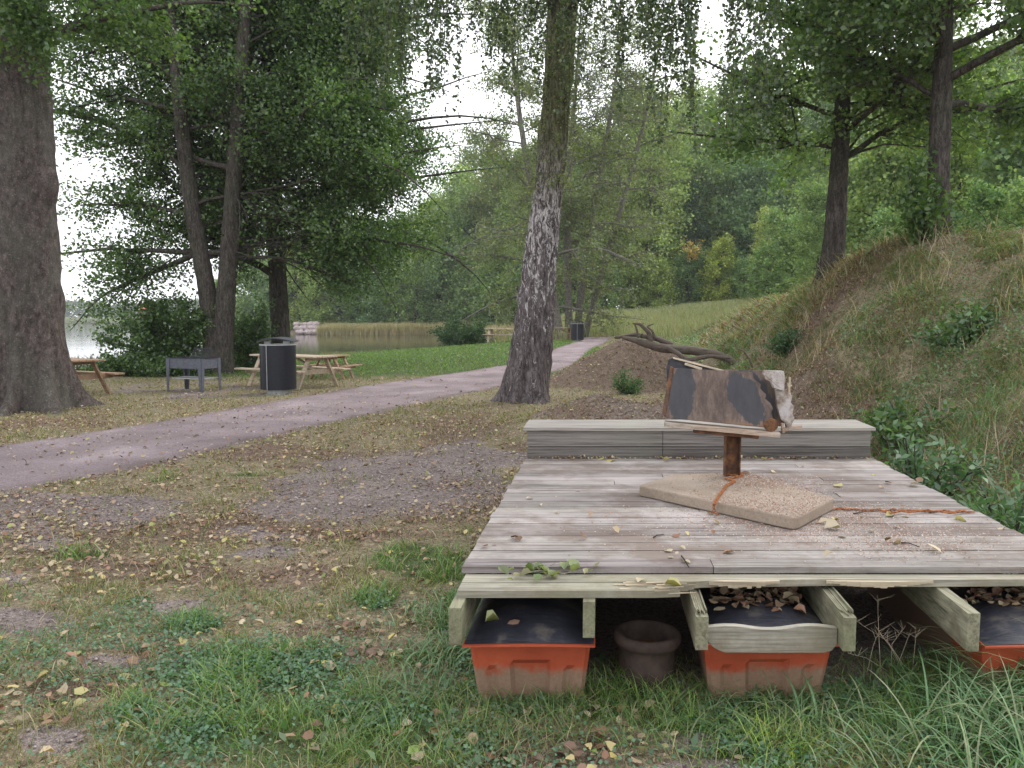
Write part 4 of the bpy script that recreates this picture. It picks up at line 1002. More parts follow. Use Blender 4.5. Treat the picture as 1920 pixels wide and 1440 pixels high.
# shoots at the foot and along the trunk of the right-hand bank tree
def bush(name, label, base, rx, ry, h, n, size, cols, seed, group=None, cat="bush", up=.5, gnd=True, mat_=None, stems=14, aspect=.7):
    r = np.random.RandomState(seed); base = Vector(base)
    root = empty(name, tuple(base), 0, label, cat, group); polys, seg = [], []
    for i in range(stems):
        a = r.rand() * 6.283; q = r.rand() ** .5; d = np.array([math.cos(a) * rx * q, math.sin(a) * ry * q, h * (.95 - .45 * q * q) * (.7 + .4 * r.rand())])
        L = np.linalg.norm(d); p = curve_pts(np.array(base) + np.array([d[0] * .12, d[1] * .12, -.03]), d, L, 6, .03, .10, r); polys.append((p, .006 + .008 * L, .003))
        for k in range(1, 6):
            for j in range(3):
                p3 = curve_pts(p[k], d / L + .9 * r.randn(3), L * .22 * (.6 + r.rand()), 3, .03, .15, r); seg += [(p3[i], p3[i + 1]) for i in range(3)]
                if j == 0: polys.append((p3, .004 * L ** .5, .0015))
    v, f = tubes(polys, 4); np_mesh("stems", v, [f], M_BARK, root, smooth=True, loc=tuple(base))
    build_leaves("foliage", [seg_leaves(r, seg, n, size, cols, size * .8, up=up, aspect=aspect)], mat_ or M_LEAF, root, loc=tuple(base))
    return root
bz_ = BT2 + Vector((-.35, -.3, 0)); bush("sapling", "leafy shoots at the foot of the right bank tree", (bz_.x, bz_.y, ztf(bz_.x, bz_.y)), .5, .4, 1.5, 1500, .10, DARKG, 5, cat="shrub", stems=7)
BG = DARKG + [(.05, .10, .05)]
def at_ground(px, Y, dz=0): 
    x = (px - 960) / FPX * Y; return (x, Y, ztf(x, Y) + dz)
bush("lakeside_shrub", "rounded dark green shrub between the big trunk and the grill", at_ground(305, 23.6), 1.55, 1.2, 2.75, 17000, .10, BG, 71, cat="shrub", stems=26)
bush("lakeside_shrub", "low dark shrub under the lakeside shrub beside the left table", at_ground(235, 22.6), 1.3, .8, .75, 6000, .085, BG, 72, cat="shrub", stems=20)
bush("lakeside_shrub", "narrow dark shrub between the twin stems and the single trunk", at_ground(462, 25.5), .7, .6, 2.3, 6000, .09, BG, 73, cat="shrub")
bush("lakeside_shrub", "low bramble growing between the shrub and the grill", at_ground(300, 22.3), 1.5, .6, .7, 5000, .08, BG, 78, cat="shrub", stems=20)
bush("lakeside_shrub", "dark low growth behind the grill at the foot of the twin stems", at_ground(370, 24.6), 1.3, .6, .95, 5500, .08, BG, 77, cat="shrub", stems=16)
bush("lakeside_shrub", "dark low growth behind the front picnic table", at_ground(455, 26.5), 1.4, .6, .9, 4500, .08, BG, 79, cat="shrub", stems=16)
bush("lakeside_shrub", "dark shrub at the left frame edge behind the old trunk", at_ground(-30, 22.3), 1.0, .6, .8, 3500, .085, BG, 74, cat="shrub")
bush("bush", "rounded green bush at the edge of the inlet beyond the lawn", at_ground(864, 45), 1.45, 1.1, 2.35, 9000, .11, [(.05, .11, .045), (.065, .135, .05), (.08, .15, .06)], 75, stems=22)
bush("bush", "small low bush left of the round inlet bush", at_ground(745, 43.5), .9, .5, .55, 1500, .10, [(.08, .13, .06), (.12, .15, .08)], 76)
bush("weed_plant", "bright green weed growing on the front of the large soil heap", at_ground(1176, 17.1), .38, .25, .62, 1500, .055, [(.06, .15, .045), (.09, .19, .06)], 81, cat="weed", aspect=.35, stems=16)
bush("weed_plant", "green weed clump on the slope above the gravel heap", at_ground(1480, 14), .5, .4, .5, 1500, .06, [(.05, .12, .05), (.08, .15, .06)], 85, cat="weed", aspect=.5)

# ------------------------------------------------------------------ the wood beyond
def proto(name, label, cat, hgt, rad, seed, n, size, cols, barkm, z0f=.12, shape='oval', group="trees of the wood beyond the meadow", trunkr=.2, droop=.02, aspect=.8):
    r = np.random.RandomState(seed); root = empty(name, (0, 0, 0), 0, label, cat, group)
    pts = [(0, 0, -.5)] + [(.25 * r.randn() * f * 2, .25 * r.randn() * f * 2, hgt * f) for f in (.15, .35, .55, .75, .95)]
    mb = MB(); mb.tube(pts, [trunkr, trunkr * .9, trunkr * .75, trunkr * .55, trunkr * .35, .04], 7); mb.build("trunk", barkm, root, smooth=True)
    P3 = np.array(pts)
    if shape == 'spruce': Lf = lambda f, az: rad * (1.02 - f); el = lambda f: -.15 + .3 * f
    elif shape == 'tall': Lf = lambda f, az: rad * (.5 + .7 * math.sin(math.pi * min(1, f * .8 + .15))); el = lambda f: .6
    else: Lf = lambda f, az: rad * (.45 + .75 * math.sin(math.pi * min(1, f * .9 + .12))); el = lambda f: .1 + .75 * f
    nl = 34 if shape != 'spruce' else 60
    polys, seg = limbs(r, P3, None, hgt * z0f, hgt * .97, nl, Lf, el, droop, 5, rad * .42, 3, rad * .22, r0=.07)
    v, f = tubes([p for p in polys if p[1] > .03], 4); np_mesh("branches", v, [f], barkm, root)
    build_leaves("crown", [seg_leaves(r, seg, n, size, cols, rad * .075, up=.4, aspect=aspect)], M_FAR, root)
    return root
F1 = [(0.188, 0.275, 0.099), (0.232, 0.313, 0.111), (0.158, 0.246, 0.099), (0.27, 0.335, 0.118), (0.203, 0.283, 0.131)]
F2 = [(0.152, 0.241, 0.114), (0.19, 0.284, 0.122), (0.133, 0.224, 0.111), (0.228, 0.31, 0.129)]
F3 = [(0.217, 0.295, 0.114), (0.266, 0.339, 0.133), (0.187, 0.264, 0.103), (0.295, 0.351, 0.156)]
F4 = [(0.09, 0.154, 0.077), (0.112, 0.182, 0.088), (0.075, 0.133, 0.073)]
protos = {
 'a': proto("broadleaf_tree", "round crowned mid green tree in the wood", "tree", 17, 4.6, 101, 15000, .27, F1, M_BARK),
 'b': proto("broadleaf_tree", "dense dark green tree in the wood", "tree", 15, 4.2, 102, 15000, .27, F2, M_BARK, z0f=.04),
 'c': proto("birch_tree", "yellowish drooping birch in the wood", "tree", 18, 3.4, 103, 13000, .24, F3, M_BIRCHFAR, droop=.10, shape='tall'),
 'd': proto("spruce_tree", "dark pointed spruce in the wood", "tree", 19, 3.4, 104, 14000, .24, F4, M_BARK, shape='spruce', z0f=.06, aspect=.4),
 'e': proto("broadleaf_tree", "tall olive green tree in the wood", "tree", 20, 4.4, 105, 14000, .26, OLIVE, M_PALEBARK, shape='tall', z0f=.16),
 'f': proto("sapling_tree", "low pale green young tree at the wood's edge", "tree", 7, 2.3, 106, 8000, .20, F1, M_BARK, z0f=.03, group="young trees at the wood's edge"),
 'g': proto("sapling_tree", "low dark green young tree at the wood's edge", "tree", 6, 2.5, 107, 8000, .20, F2, M_BARK, z0f=.02, group="young trees at the wood's edge"),
}
used = set()
def plant(k, px, Y, s=1.0, rz=None, label=None, zoff=0, group=None, X=None):
    src = protos[k]
    if k in used: o = copy_tree(src)
    else: o = src; used.add(k)
    if Y > 87: s *= 1.28 if px < 1330 else 1.12
    x = (px - 960) / FPX * Y if X is None else X
    o.location = (x, Y, ztf(x, Y) + zoff); o.rotation_euler = (0, 0, random.random() * 6.28 if rz is None else rz)
    o.scale = (s, s, s * (.94 + .12 * random.random()))
    if label: o['label'] = label
    if group is not None: o['group'] = group
    return o
# rows, from the nearest: (px, Y, kind, scale)
for px, Y, k, s in [(1130, 84, 'g', 1.0), (1185, 86, 'f', .9), (1235, 84, 'g', .9), (1290, 86, 'g', 1.0), (1345, 84, 'f', 1.0), (1395, 83, 'g', .8), (1455, 82, 'f', .75), (1510, 84, 'g', 1.1),
                    (600, 116, 'f', 1.1), (640, 117, 'f', 1.25), (690, 116, 'g', 1.1), (740, 117, 'f', 1.0), (780, 116, 'g', 1.2), (825, 115, 'f', 1.2), (870, 114, 'g', 1.2), (560, 120, 'f', 1.3), (520, 122, 'g', 1.2), (480, 124, 'f', 1.5), (920, 104, 'g', 1.2), (970, 98, 'f', 1.0), (1030, 92, 'g', 1.2), (1080, 88, 'f', 1.2)]:
    plant(k, px, Y, s)
ROW = [(1150, 92, 'a', .95), (1215, 90, 'a', 1.0), (1262, 96, 'b', .95), (1300, 92, 'd', .70), (1345, 95, 'b', 1.0), (1385, 98, 'c', 1.10), (1420, 90, 'b', 1.05), (1470, 95, 'b', 1.1), (1520, 88, 'b', 1.0), (1570, 90, 'a', 1.1), (1620, 85, 'b', 1.2), (1690, 82, 'a', 1.2), (1750, 85, 'b', 1.2), (1820, 80, 'a', 1.2), (1880, 78, 'e', 1.1), (1950, 80, 'a', 1.2),
       (1090, 100, 'b', 1.0), (1040, 104, 'e', .95), (990, 108, 'a', 1.0), (940, 112, 'e', .9), (890, 118, 'b', 1.05), (845, 122, 'a', 1.0), (800, 124, 'b', .95), (750, 126, 'a', .8), (700, 126, 'b', .75), (650, 126, 'a', .7), (600, 128, 'b', .65), (555, 130, 'a', .65), (505, 132, 'b', .6), (455, 134, 'a', .6),
       (1180, 110, 'e', 1.15), (1240, 112, 'c', 1.25), (1305, 112, 'c', 1.3), (1365, 114, 'e', 1.35), (1430, 112, 'c', 1.4), (1500, 108, 'a', 1.5), (1570, 110, 'e', 1.5), (1650, 105, 'a', 1.5), (1730, 104, 'e', 1.5), (1810, 100, 'a', 1.5), (1890, 96, 'c', 1.5), (1120, 118, 'a', 1.2), (1060, 122, 'b', 1.3), (1000, 124, 'd', 1.1), (950, 130, 'a', 1.2), (900, 135, 'e', 1.15),
       (860, 140, 'd', 1.1), (820, 140, 'a', 1.0), (770, 142, 'b', .9), (720, 142, 'd', .75), (670, 142, 'a', .8), (620, 144, 'b', .8), (570, 146, 'a', .8), (520, 148, 'b', .75), (1210, 135, 'b', 1.5), (1280, 136, 'a', 1.5), (1350, 134, 'b', 1.7), (1420, 132, 'a', 1.7), (1500, 132, 'd', 1.6), (1590, 128, 'b', 1.8), (1690, 125, 'd', 1.7), (1790, 122, 'b', 1.8), (1900, 120, 'a', 1.8)]
for px, Y, k, s in ROW: plant(k, px, Y, s)
# nearer trees on the plateau to the right
for px, Y, k, s in [(1640, 38, 'f', 1.0), (1700, 42, 'a', .55), (1790, 36, 'f', 1.1), (1850, 34, 'a', .50), (1910, 30, 'f', 1.1), (1960, 34, 'a', .6), (1600, 48, 'b', .55), (1530, 55, 'b', .55), (1680, 55, 'e', .7), (1780, 50, 'c', .65), (1870, 48, 'a', .75), (2020, 34, 'b', .6), (1480, 62, 'g', 1.1), (1440, 66, 'g', .9), (1660, 30, 'g', .55), (1740, 27, 'g', .45), (1840, 25, 'f', .5), (1925, 22, 'g', .5)]:
    plant(k, px, Y, s, group="trees on the plateau behind the bank", label={'f': "pale young tree on the plateau behind the bank", 'g': "dark bushy young tree on the plateau behind the bank"}.get(k, "tree on the plateau behind the two bank trees"))
plant('c', 1437, 76, .55, label="small birch with a white lower trunk at the wood's edge", group="lone birches")
plant('c', 365, 70, .42, label="yellow green young birch seen between the left trunks", X=-26.5).location.z = ztf(-26.5, 70)
# the yellowing branch
bush("autumn_shrub", "orange yellow autumn foliage in front of the wood", (24.0 * .79, 84, 8.0), 1.3, 1.0, 2.4, 420, .22, [(.36, .25, .09), (.40, .30, .11), (.30, .26, .11)], 91, cat="shrub", mat_=M_FAR)

# four tall trunks behind the birch, by the far bin
def tall_tree(px, Y, lean, w, seed, label, ptop, n=26000, zz0=5, rad=4.4):
    base = at_ground(px, Y); H = 21
    u = Y / FPX; X0 = base[0]
    pts = [Vector((X0 + lean * f + .25 * math.sin(f * 5 + seed), Y + .3 * math.sin(f * 4 + seed), base[2] - .2 + H * f)) for f in (0, .08, .2, .35, .5, .65, .8, 1)]
    root, r, seg, fin = make_tree("tall_tree", label, base, [(pts, [w * q for q in (1, .9, .85, .75, .62, .5, .34, .08)])], M_PALEBARK, seed, 0, 0, None, zz0, 20.5, 32, lambda f, az: rad * (1.15 - .5 * f), lambda f: .1 + .5 * f, .045, 8, 1.8, 4, .9, group="tall trees by the far picnic place", flare=.12, ridge=0, nseg=20, nlen=60)
    fin([seg_leaves(r, seg, n, .15, OLIVE, .22)])
tall_tree(1044, 49, -3.2, .30, 121, "leftmost tall pale trunk behind the birch leaning left", 0, 24000, 2.4, 6.4)
tall_tree(1064, 51, .5, .27, 122, "straight tall pale trunk directly right of the birch", 0, 12000)
tall_tree(1084, 52, 2.6, .26, 123, "tall pale trunk rising behind the far bin", 0, 12000)
tall_tree(1101, 53, 5.0, .24, 124, "rightmost tall pale trunk leaning right beside the far bin", 0, 13000, 2.6, 5.0)

# far shore wood (one mass) and house
n = 42000; x = -460 + 395 * rng.rand(n); y = 434 + 26 * rng.rand(n); hh = 7 + 9 * fbm(x * .045, y * .02, 3, 4) + 2.2 * fbm(x * .25, y * .25, 3, 2)
hh = hh * np.interp(x, [-460, -260, -225, -190, -65], [1.0, 1.0, .8, .95, 1.3])
zz = zt(x, y) + hh * rng.rand(n) ** .7
tag(build_leaves("far_forest", [leaf_arrays(np.stack([x, y, zz], 1), 1.3, pal(n, [(.07, .105, .055), (.09, .125, .06), (.055, .09, .05)]), up=.3)], M_FAR), "distant wood along the opposite lake shore", "forest", kind='stuff')
hx, hy = -146., 318.
h0 = empty("red_house", (hx, hy, 1.5), math.radians(25), "small red roofed house among the far shore trees", "house")
mb = MB(); mb.box((0, 0, 2.2), (6, 4.5, 4.4)); mb.build("wall", M_HOUSE, h0)
mb = MB(); mb.add([(-3.4, -2.7, 4.3), (3.4, -2.7, 4.3), (3.4, 0, 6.9), (-3.4, 0, 6.9), (3.4, 2.7, 4.3), (-3.4, 2.7, 4.3)], [(0, 1, 2, 3), (3, 2, 4, 5), (1, 4, 2), (0, 3, 5), (0, 5, 4, 1)]); mb.build("roof", M_REDROOF, h0)
mb = MB(); mb.box((0, -2.3, 2.4), (1.0, .1, 1.3)); mb.build("window", M_WHITE, h0)

# rocks at the inlet mouth
r = np.random.RandomState(8)
for i in range(34):
    px = 553 + 46 * r.rand(); row = i % 3; Y = 113.5 - row * .9; x = (px - 960) / FPX * Y
    me = bpy.data.meshes.new("rock"); bm = bmesh.new(); bmesh.ops.create_icosphere(bm, subdivisions=2, radius=1)
    s = .28 + .32 * r.rand()
    for v_ in bm.verts: v_.co *= (1 + .25 * (r.rand() - .5)); v_.co = Vector((v_.co.x * s * 1.2, v_.co.y * s, v_.co.z * s * .8))
    bm.to_mesh(me); bm.free(); me.materials.append(M_STONE); o = bpy.data.objects.new("rock", me); COL.objects.link(o)
    o.location = (x, Y, WATER_Z + .3 + .55 * (2 - row)); o.rotation_euler = (0, 0, r.rand() * 6)
    tag(o, "pinkish grey boulder in the rock pile at the inlet mouth", "rock", "boulders at the inlet mouth")

# ------------------------------------------------------------------ deck
DZ = .56
F0, B0, R0 = P(868, 1063, DZ), P(985, 859, DZ), P(1641, 861, DZ)
vv = Vector((B0.x - F0.x, B0.y - F0.y, 0)); DL = vv.length; vv.normalize(); DW = (R0 - B0).length
SKEW = vv.x / vv.y
def D(u, v, z): return Vector((F0.x + u + v * SKEW, F0.y + v, z))       # u along the boards, v away from the viewer
DV = B0.y - F0.y
deck = empty("floating_deck", tuple(D(DW / 2, DV / 2, 0)), 0, "weathered grey plank deck with a raised step and broken front edge", "deck")
dl = Vector(deck.location)
def dbuild(mb, name, m, parent=deck, bevel=0, smooth=False):
    o = mb.build(name, m, parent, bevel, smooth)
    o.location = -dl if parent is deck else (0, 0, 0)
    return o
r = random.Random(3)
mb = MB(); bw = .118; nb = int(round(DV / bw)); bw = DV / nb
for i in range(nb):
    v0, v1 = i * bw + .003, (i + 1) * bw - .003
    joint = [1.05, 1.62, .62, 2.05][i % 4] + r.uniform(-.1, .1) if r.random() < .55 else None
    L0, L1 = r.uniform(-.012, .008), DW + r.uniform(-.01, .012) + .0
    segs = [(L0, L1)] if joint is None else [(L0, joint - .002), (joint + .002, L1)]
    for a, b_ in segs:
        dz = r.uniform(-.003, .002); t = r.uniform(.74, 1.10); mb.cc = (t, t * r.uniform(.97, 1.0), t * r.uniform(.96, 1.0))
        # each plank gets shallow grooves: three strips
        k = 5; w = (v1 - v0) / k
        for j in range(k):
            g_ = .0006
            mb.prism([(a, v0 + j * w + g_), (b_, v0 + j * w + g_), (b_, v0 + (j + 1) * w - g_), (a, v0 + (j + 1) * w - g_)], DZ - .012, DZ + dz, lambda p: D(p.x, p.y, p.z))
        mb.prism([(a, v0), (b_, v0), (b_, v1), (a, v1)], DZ - .028, DZ - .0025 + dz, lambda p: D(p.x, p.y, p.z))
dbuild(mb, "decking", M_DECK)
# rim board along the left and right sides, just under the planks
mb = MB(); mb.prism([(.02, .02), (.05, .02), (.05, DV), (.02, DV)], .40, DZ - .030, lambda p: D(p.x, p.y, p.z)); dbuild(mb, "side_board", M_JOIST)
mb = MB(); mb.prism([(DW - .05, .02), (DW - .02, .02), (DW - .02, DV), (DW - .05, DV)], .40, DZ - .030, lambda p: D(p.x, p.y, p.z)); dbuild(mb, "side_board", M_JOIST)
# lower edge boards: whole on the left, torn away from the third joist on
EZ = DZ - .031
def W(p): return D(p.x, p.y, p.z)
def du(px, py, z): q = P(px, py, z); return (q.x - F0.x - (q.y - F0.y) * SKEW, q.y - F0.y)
mb = MB(); mb.cc = (1.05, 1.05, 1.0)
u0, v0 = du(857, 1106, EZ); ue, ve = du(1285, 1120, EZ)
vmid = v0 * .52
mb.prism([(u0, v0 * .50), (u0, -.0), (DW, -.0), (DW, v0 * .30), (2.2, v0 * .36), (1.75, v0 * .40), (1.55, v0 * .32), (1.35, v0 * .36), (1.2, v0 * .40), (1.1, v0 * .36), (.95, v0 * .50)], EZ - .03, EZ, W)
dbuild(mb, "edge_board", M_EDGE, bevel=.002)
mb = MB(); mb.cc = (.98, .99, .95)
jag = [(u0, v0), (u0, v0 * .53)]
xs_ = np.linspace(.9, ue + .10, 9)
jag += [(.9, v0 * .53), (ue - .06, v0 * .52), (ue + .055, v0 * .50), (ue - .05, v0 * .585), (ue + .03, v0 * .62), (ue - .13, v0 * .68), (ue - .07, v0 * .74), (ue - .20, v0 * .78), (ue - .02, v0 * .86), (ue - .09, v0 * .905), (ue - .01, v0 * .94), (ue - .12, v0 * 1.0), (ue - .28, v0 * 1.0)]
mb.prism(jag[::-1], EZ - .033, EZ - .003, W)
dbuild(mb, "edge_board", M_EDGE, bevel=.0015)
# splinters of raw wood
mb = MB()
for k in range(46):
    a = ue + r.uniform(-.30, -.06); b2 = a + r.uniform(.05, .14); v_ = v0 * r.uniform(.5, 1.0); w = r.uniform(.002, .006); z_ = EZ + r.uniform(-.02, .003)
    mb.prism([(a, v_ - w), (b2, v_ + r.uniform(-.006, .006)), (a, v_ + w)], z_, z_ + r.uniform(.002, .006), lambda p: D(p.x, p.y, p.z + .02 * max(0, p.x - a)))
dbuild(mb, "splinters", M_FRESH)
mb = MB()
def tornpatch(pxa, pxb, z1, hgt, seed):
    rr = random.Random(seed); ua, _ = du(pxa, 1100, EZ); ub, _ = du(pxb, 1100, EZ); vz = v0 * .36; n = 16
    top = [(ua + (ub - ua) * i / n) for i in range(n + 1)]
    for i in range(n):
        a, b2 = top[i], top[i + 1]; f = math.sin(math.pi * (i + .5) / n); hh_ = hgt * (.45 + .55 * f) * rr.uniform(.8, 1.15); va = -.042 - .03 * f + rr.uniform(-.003, .003)
        mb.prism([(a, vz * .95 + va * .35), (b2, vz * .95 + va * .35), (b2, vz), (a, vz)], EZ - hh_, EZ - .002, W)
tornpatch(1325, 1470, 0, .028, 1); dbuild(mb, "torn_edge", M_FRESH)
mb = MB(); tornpatch(1560, 1765, 0, .026, 2)
dbuild(mb, "torn_edge", M_FRESH)
# joists: (pixel of end face left/right, y top, y bottom)
JT, JH = EZ - .034, .148
def joist(pxl, pxr, ytop, broken=0):
    q = P((pxl + pxr) / 2, ytop, JT); uc = q.x - F0.x - (q.y - F0.y) * SKEW; vf = q.y - F0.y; hw = .024
    mb = MB(); t = r.uniform(.92, 1.08); mb.cc = (t, t, t * .95)
    if not broken:
        mb.prism([(uc - hw, vf), (uc + hw, vf), (uc + hw, DV), (uc - hw, DV)], JT - JH, JT, W)
    else:
        # front piece with the ragged top broken down
        n = 9
        mb.prism([(uc - hw, vf), (uc + hw, vf), (uc + hw, DV), (uc - hw, DV)], JT - JH, JT - .018, W)
        for k in range(6):
            a = uc - hw + .048 * k / 6; mb.prism([(a + .0008, vf + r.uniform(.0, .09)), (a + .0072, vf + r.uniform(.0, .06)), (a + .0072, .30), (a + .0008, .30)], JT - .022, JT + r.uniform(-.012, .0), W)
    return dbuild(mb, "joist", M_JOIST, bevel=.002 if not broken else 0), uc, vf
_, j1, v1_ = joist(843, 862, 1140)
_, j2, _ = joist(1096, 1113, 1128)
_, j3, v3_ = joist(1307, 1327, 1148, 1)
_, j4, v4_ = joist(1583, 1606, 1150, 1)
_, j5, _ = joist(1818, 1836, 1150)
# short loose piece of plank nailed between third and fourth joists
mb = MB(); a = j3 + .026; b2 = j4 - .026; n = 14
top = [(a + (b2 - a) * i / n, .412 + .008 * math.sin(i * .7) - (.05 if i == 0 else 0) * 0) for i in range(n + 1)]; bot = [(b2, .345), (b2 - .02, .320), (b2 - .05, .312), (a + .07, .312), (a + .03, .33), (a, .36)]
poly = top + bot
vs = [D(x, v3_ + .055, z) for x, z in poly] + [D(x, v3_ + .085, z) for x, z in poly]; m_ = len(poly)
mb.add(vs, [tuple(range(m_)), tuple(range(2 * m_ - 1, m_ - 1, -1))] + [(i, i + m_, (i + 1) % m_ + m_, (i + 1) % m_) for i in range(m_)])
dbuild(mb, "broken_plank", M_EDGE, bevel=.002)
# a cross bearer deep under the deck and dark back board so one sees the frame, not daylight
mb = MB(); mb.prism([(.06, 1.3), (DW - .06, 1.3), (DW - .06, 1.345), (.06, 1.345)], JT - JH, JT - .001, lambda p: D(p.x, p.y, p.z - .15)); dbuild(mb, "bearer", M_JOIST)
mb = MB(); mb.prism([(.06, DV - .2), (DW - .06, DV - .2), (DW - .06, DV - .16), (.06, DV - .16)], .02, JT - JH - .002, W); dbuild(mb, "back_board", M_JOIST)

# raised step at the back
SH = .235; mb = MB()
su0, _ = du(985, 806, DZ + SH); su1, _ = du(1645, 806, DZ + SH); sv0 = DV - .005; q = P(1000, 786, DZ + SH); svb = q.y - F0.y
nbs = 5; w = (svb - sv0) / nbs
for i in range(nbs):
    t = r.uniform(.98, 1.16); mb.cc = (t, t, t * .97)
    mb.prism([(su0 - .03, sv0 - .02 + i * w + .002), (su1 + .03, sv0 - .02 + i * w + .002), (su1 + .03, sv0 - .02 + (i + 1) * w - .002), (su0 - .03, sv0 - .02 + (i + 1) * w - .002)], DZ + SH - .026, DZ + SH, W)
dbuild(mb, "step_tread", M_STEP, bevel=.002)
mb = MB()
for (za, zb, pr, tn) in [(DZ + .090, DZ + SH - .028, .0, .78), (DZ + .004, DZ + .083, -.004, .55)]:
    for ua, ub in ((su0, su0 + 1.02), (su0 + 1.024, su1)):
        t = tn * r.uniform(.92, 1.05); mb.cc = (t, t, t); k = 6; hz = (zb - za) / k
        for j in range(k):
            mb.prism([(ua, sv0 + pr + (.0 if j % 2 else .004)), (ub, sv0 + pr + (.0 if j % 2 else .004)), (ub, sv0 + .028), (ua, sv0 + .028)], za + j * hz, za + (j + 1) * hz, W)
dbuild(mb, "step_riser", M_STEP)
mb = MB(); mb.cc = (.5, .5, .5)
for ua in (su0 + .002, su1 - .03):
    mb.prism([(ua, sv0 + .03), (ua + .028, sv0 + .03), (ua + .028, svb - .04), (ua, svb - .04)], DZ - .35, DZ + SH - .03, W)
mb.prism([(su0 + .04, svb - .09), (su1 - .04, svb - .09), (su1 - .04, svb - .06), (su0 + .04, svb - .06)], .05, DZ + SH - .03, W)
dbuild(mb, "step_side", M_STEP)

# floats: orange tubs with black lids
def make_float(u_a, u_b, vf, parent):
    """tapered orange hull under a thin lip, bulging black lid that runs back under the deck"""
    mb = MB(); zt_, zb_ = .298, .0; vb = 1.35; cx = (u_a + u_b) / 2; hw = (u_b - u_a) / 2
    nx2, nz2 = 28, 12; rows = []
    def front(s, h):                         # s -1..1 across, h 0..1 up
        tp = .84 + .14 * h; x = cx + s * hw * tp; rec = 0
        if abs(s) < .36 and h < .72: rec = .022 * ss(.36, .30, abs(s)) * ss(.72, .66, h)
        if .58 < abs(s) < .74 and h < .66: rec = max(rec, .012)
        y = vf + .09 - .055 * h + float(rec) + .018 * (1 if abs(s) > .96 else 0)
        return D(x, y, zb_ + (zt_ - zb_) * h)
    vs = [front(-1 + 2 * i / nx2, j / nz2) for j in range(nz2 + 1) for i in range(nx2 + 1)]; fs = []
    for j in range(nz2):
        for i in range(nx2): a = j * (nx2 + 1) + i; fs.append((a, a + 1, a + nx2 + 2, a + nx2 + 1))
    mb.add(vs, fs)
    for s in (-1, 1):
        b0, t0 = front(s, 0), front(s, 1); b1, t1 = D(cx + s * hw * .84, vb - .05, zb_), D(cx + s * hw * .98, vb, zt_)
        mb.add([b0, b1, t1, t0], [(0, 1, 2, 3)])
    fl = mb.build("float", M_ORANGE, parent, smooth=False); fl.location = -dl
    mb = MB(); mb.cc = (1, 1, 1)
    nb_ = 20; lip = [(cx - hw * 1.05 + 2.1 * hw * i / nb_, vf - .008 - .02 * math.sin(math.pi * i / nb_), zt_ + .012 * math.sin(math.pi * i / nb_)) for i in range(nb_ + 1)]
    vs = []
    for x, y, z in lip: vs += [D(x, y, z), D(x, y, z + .007), D(x, y + .07, z + .010), D(x, y + .07, z)]
    fs = []
    for i in range(nb_):
        for k in range(4): a = i * 4; fs.append((a + k, a + (k + 1) % 4, a + 4 + (k + 1) % 4, a + 4 + k))
    fs += [(0, 1, 2, 3), (nb_ * 4 + 3, nb_ * 4 + 2, nb_ * 4 + 1, nb_ * 4)]
    mb.add(vs, fs); lp_ = mb.build("lip", M_ORANGE, fl)
    # lid
    nu, nv = 22, 18; vs = []
    for j in range(nv + 1):
        for i in range(nu + 1):
            s = -1 + 2 * i / nu; t = j / nv; x = cx + s * hw * 1.03; y = vf + .004 + t * (vb - vf) - .02 * math.cos(s * 1.57) * (1 - t)
            z = zt_ + .009 + .075 * ss(0, .12, t) * (1 - .85 * abs(s) ** 2.5) + .012 * math.cos(s * 1.57) + .035 * math.exp(-((t - .06) / .05) ** 2) * (1 - abs(s) ** 4) * .25
            vs.append(D(x, y, float(z)))
    fs = [(j * (nu + 1) + i, j * (nu + 1) + i + 1, (j + 1) * (nu + 1) + i + 1, (j + 1) * (nu + 1) + i) for j in range(nv) for i in range(nu)]
    mb = MB(); mb.add(vs, fs); mb.build("lid", M_LINER, fl, smooth=True)
    return fl
q1, _ = du(866, 1212, .30); q2, _ = du(1112, 1216, .30); vf1 = P(990, 1212, .30).y - F0.y
f1 = make_float(q1 + .015, q2 - .005, vf1, deck)
q1, _ = du(1325, 1212, .30); q2, _ = du(1572, 1212, .30)
f2 = make_float(q1 - .01, q2, vf1 + .01, deck)
q1, _ = du(1864, 1225, .30)
f3 = make_float(q1, q1 + .5, vf1 - .01, deck)

# clay pot under the deck
pc = P(1221, 1207, .245); pc = Vector((pc.x, pc.y + .10, 0)); gz = ztf(pc.x, pc.y)
pot = empty("clay_pot", (pc.x, pc.y, gz), 0, "round dark clay pot with a thick rim between the two orange floats", "pot")
k = pc.y / FPX; R_ = 62 * k
mb = MB(); mb.lathe([(R_ * .62, 0), (R_ * .80, .03), (R_ * .86, .12), (R_ * .86, .185), (R_ * .98, .195), (R_ * 1.04, .21), (R_ * 1.04, .232), (R_ * .97, .245), (R_ * .82, .242), (R_ * .74, .222), (R_ * .70, .17), (R_ * .66, .11)], n=48); mb.build("bowl", M_POT, pot, smooth=True)
mb = MB(); mb.lathe([(R_ * .70, .165), (R_ * .5, .155), (R_ * .3, .17), (R_ * .12, .19), (0.001, .18)], n=32); mb.build("wet_soil", M_POTIN, pot, smooth=True)

# ------------------------------------------------------------------ broken stand on the slab
SZ = DZ + .066
top = [P(*p, SZ) for p in [(1198, 909), (1262, 890), (1400, 888), (1563, 932), (1497, 968), (1462, 966), (1340, 938), (1205, 914)]]
cx, cy = sum(p.x for p in top) / 8, sum(p.y for p in top) / 8
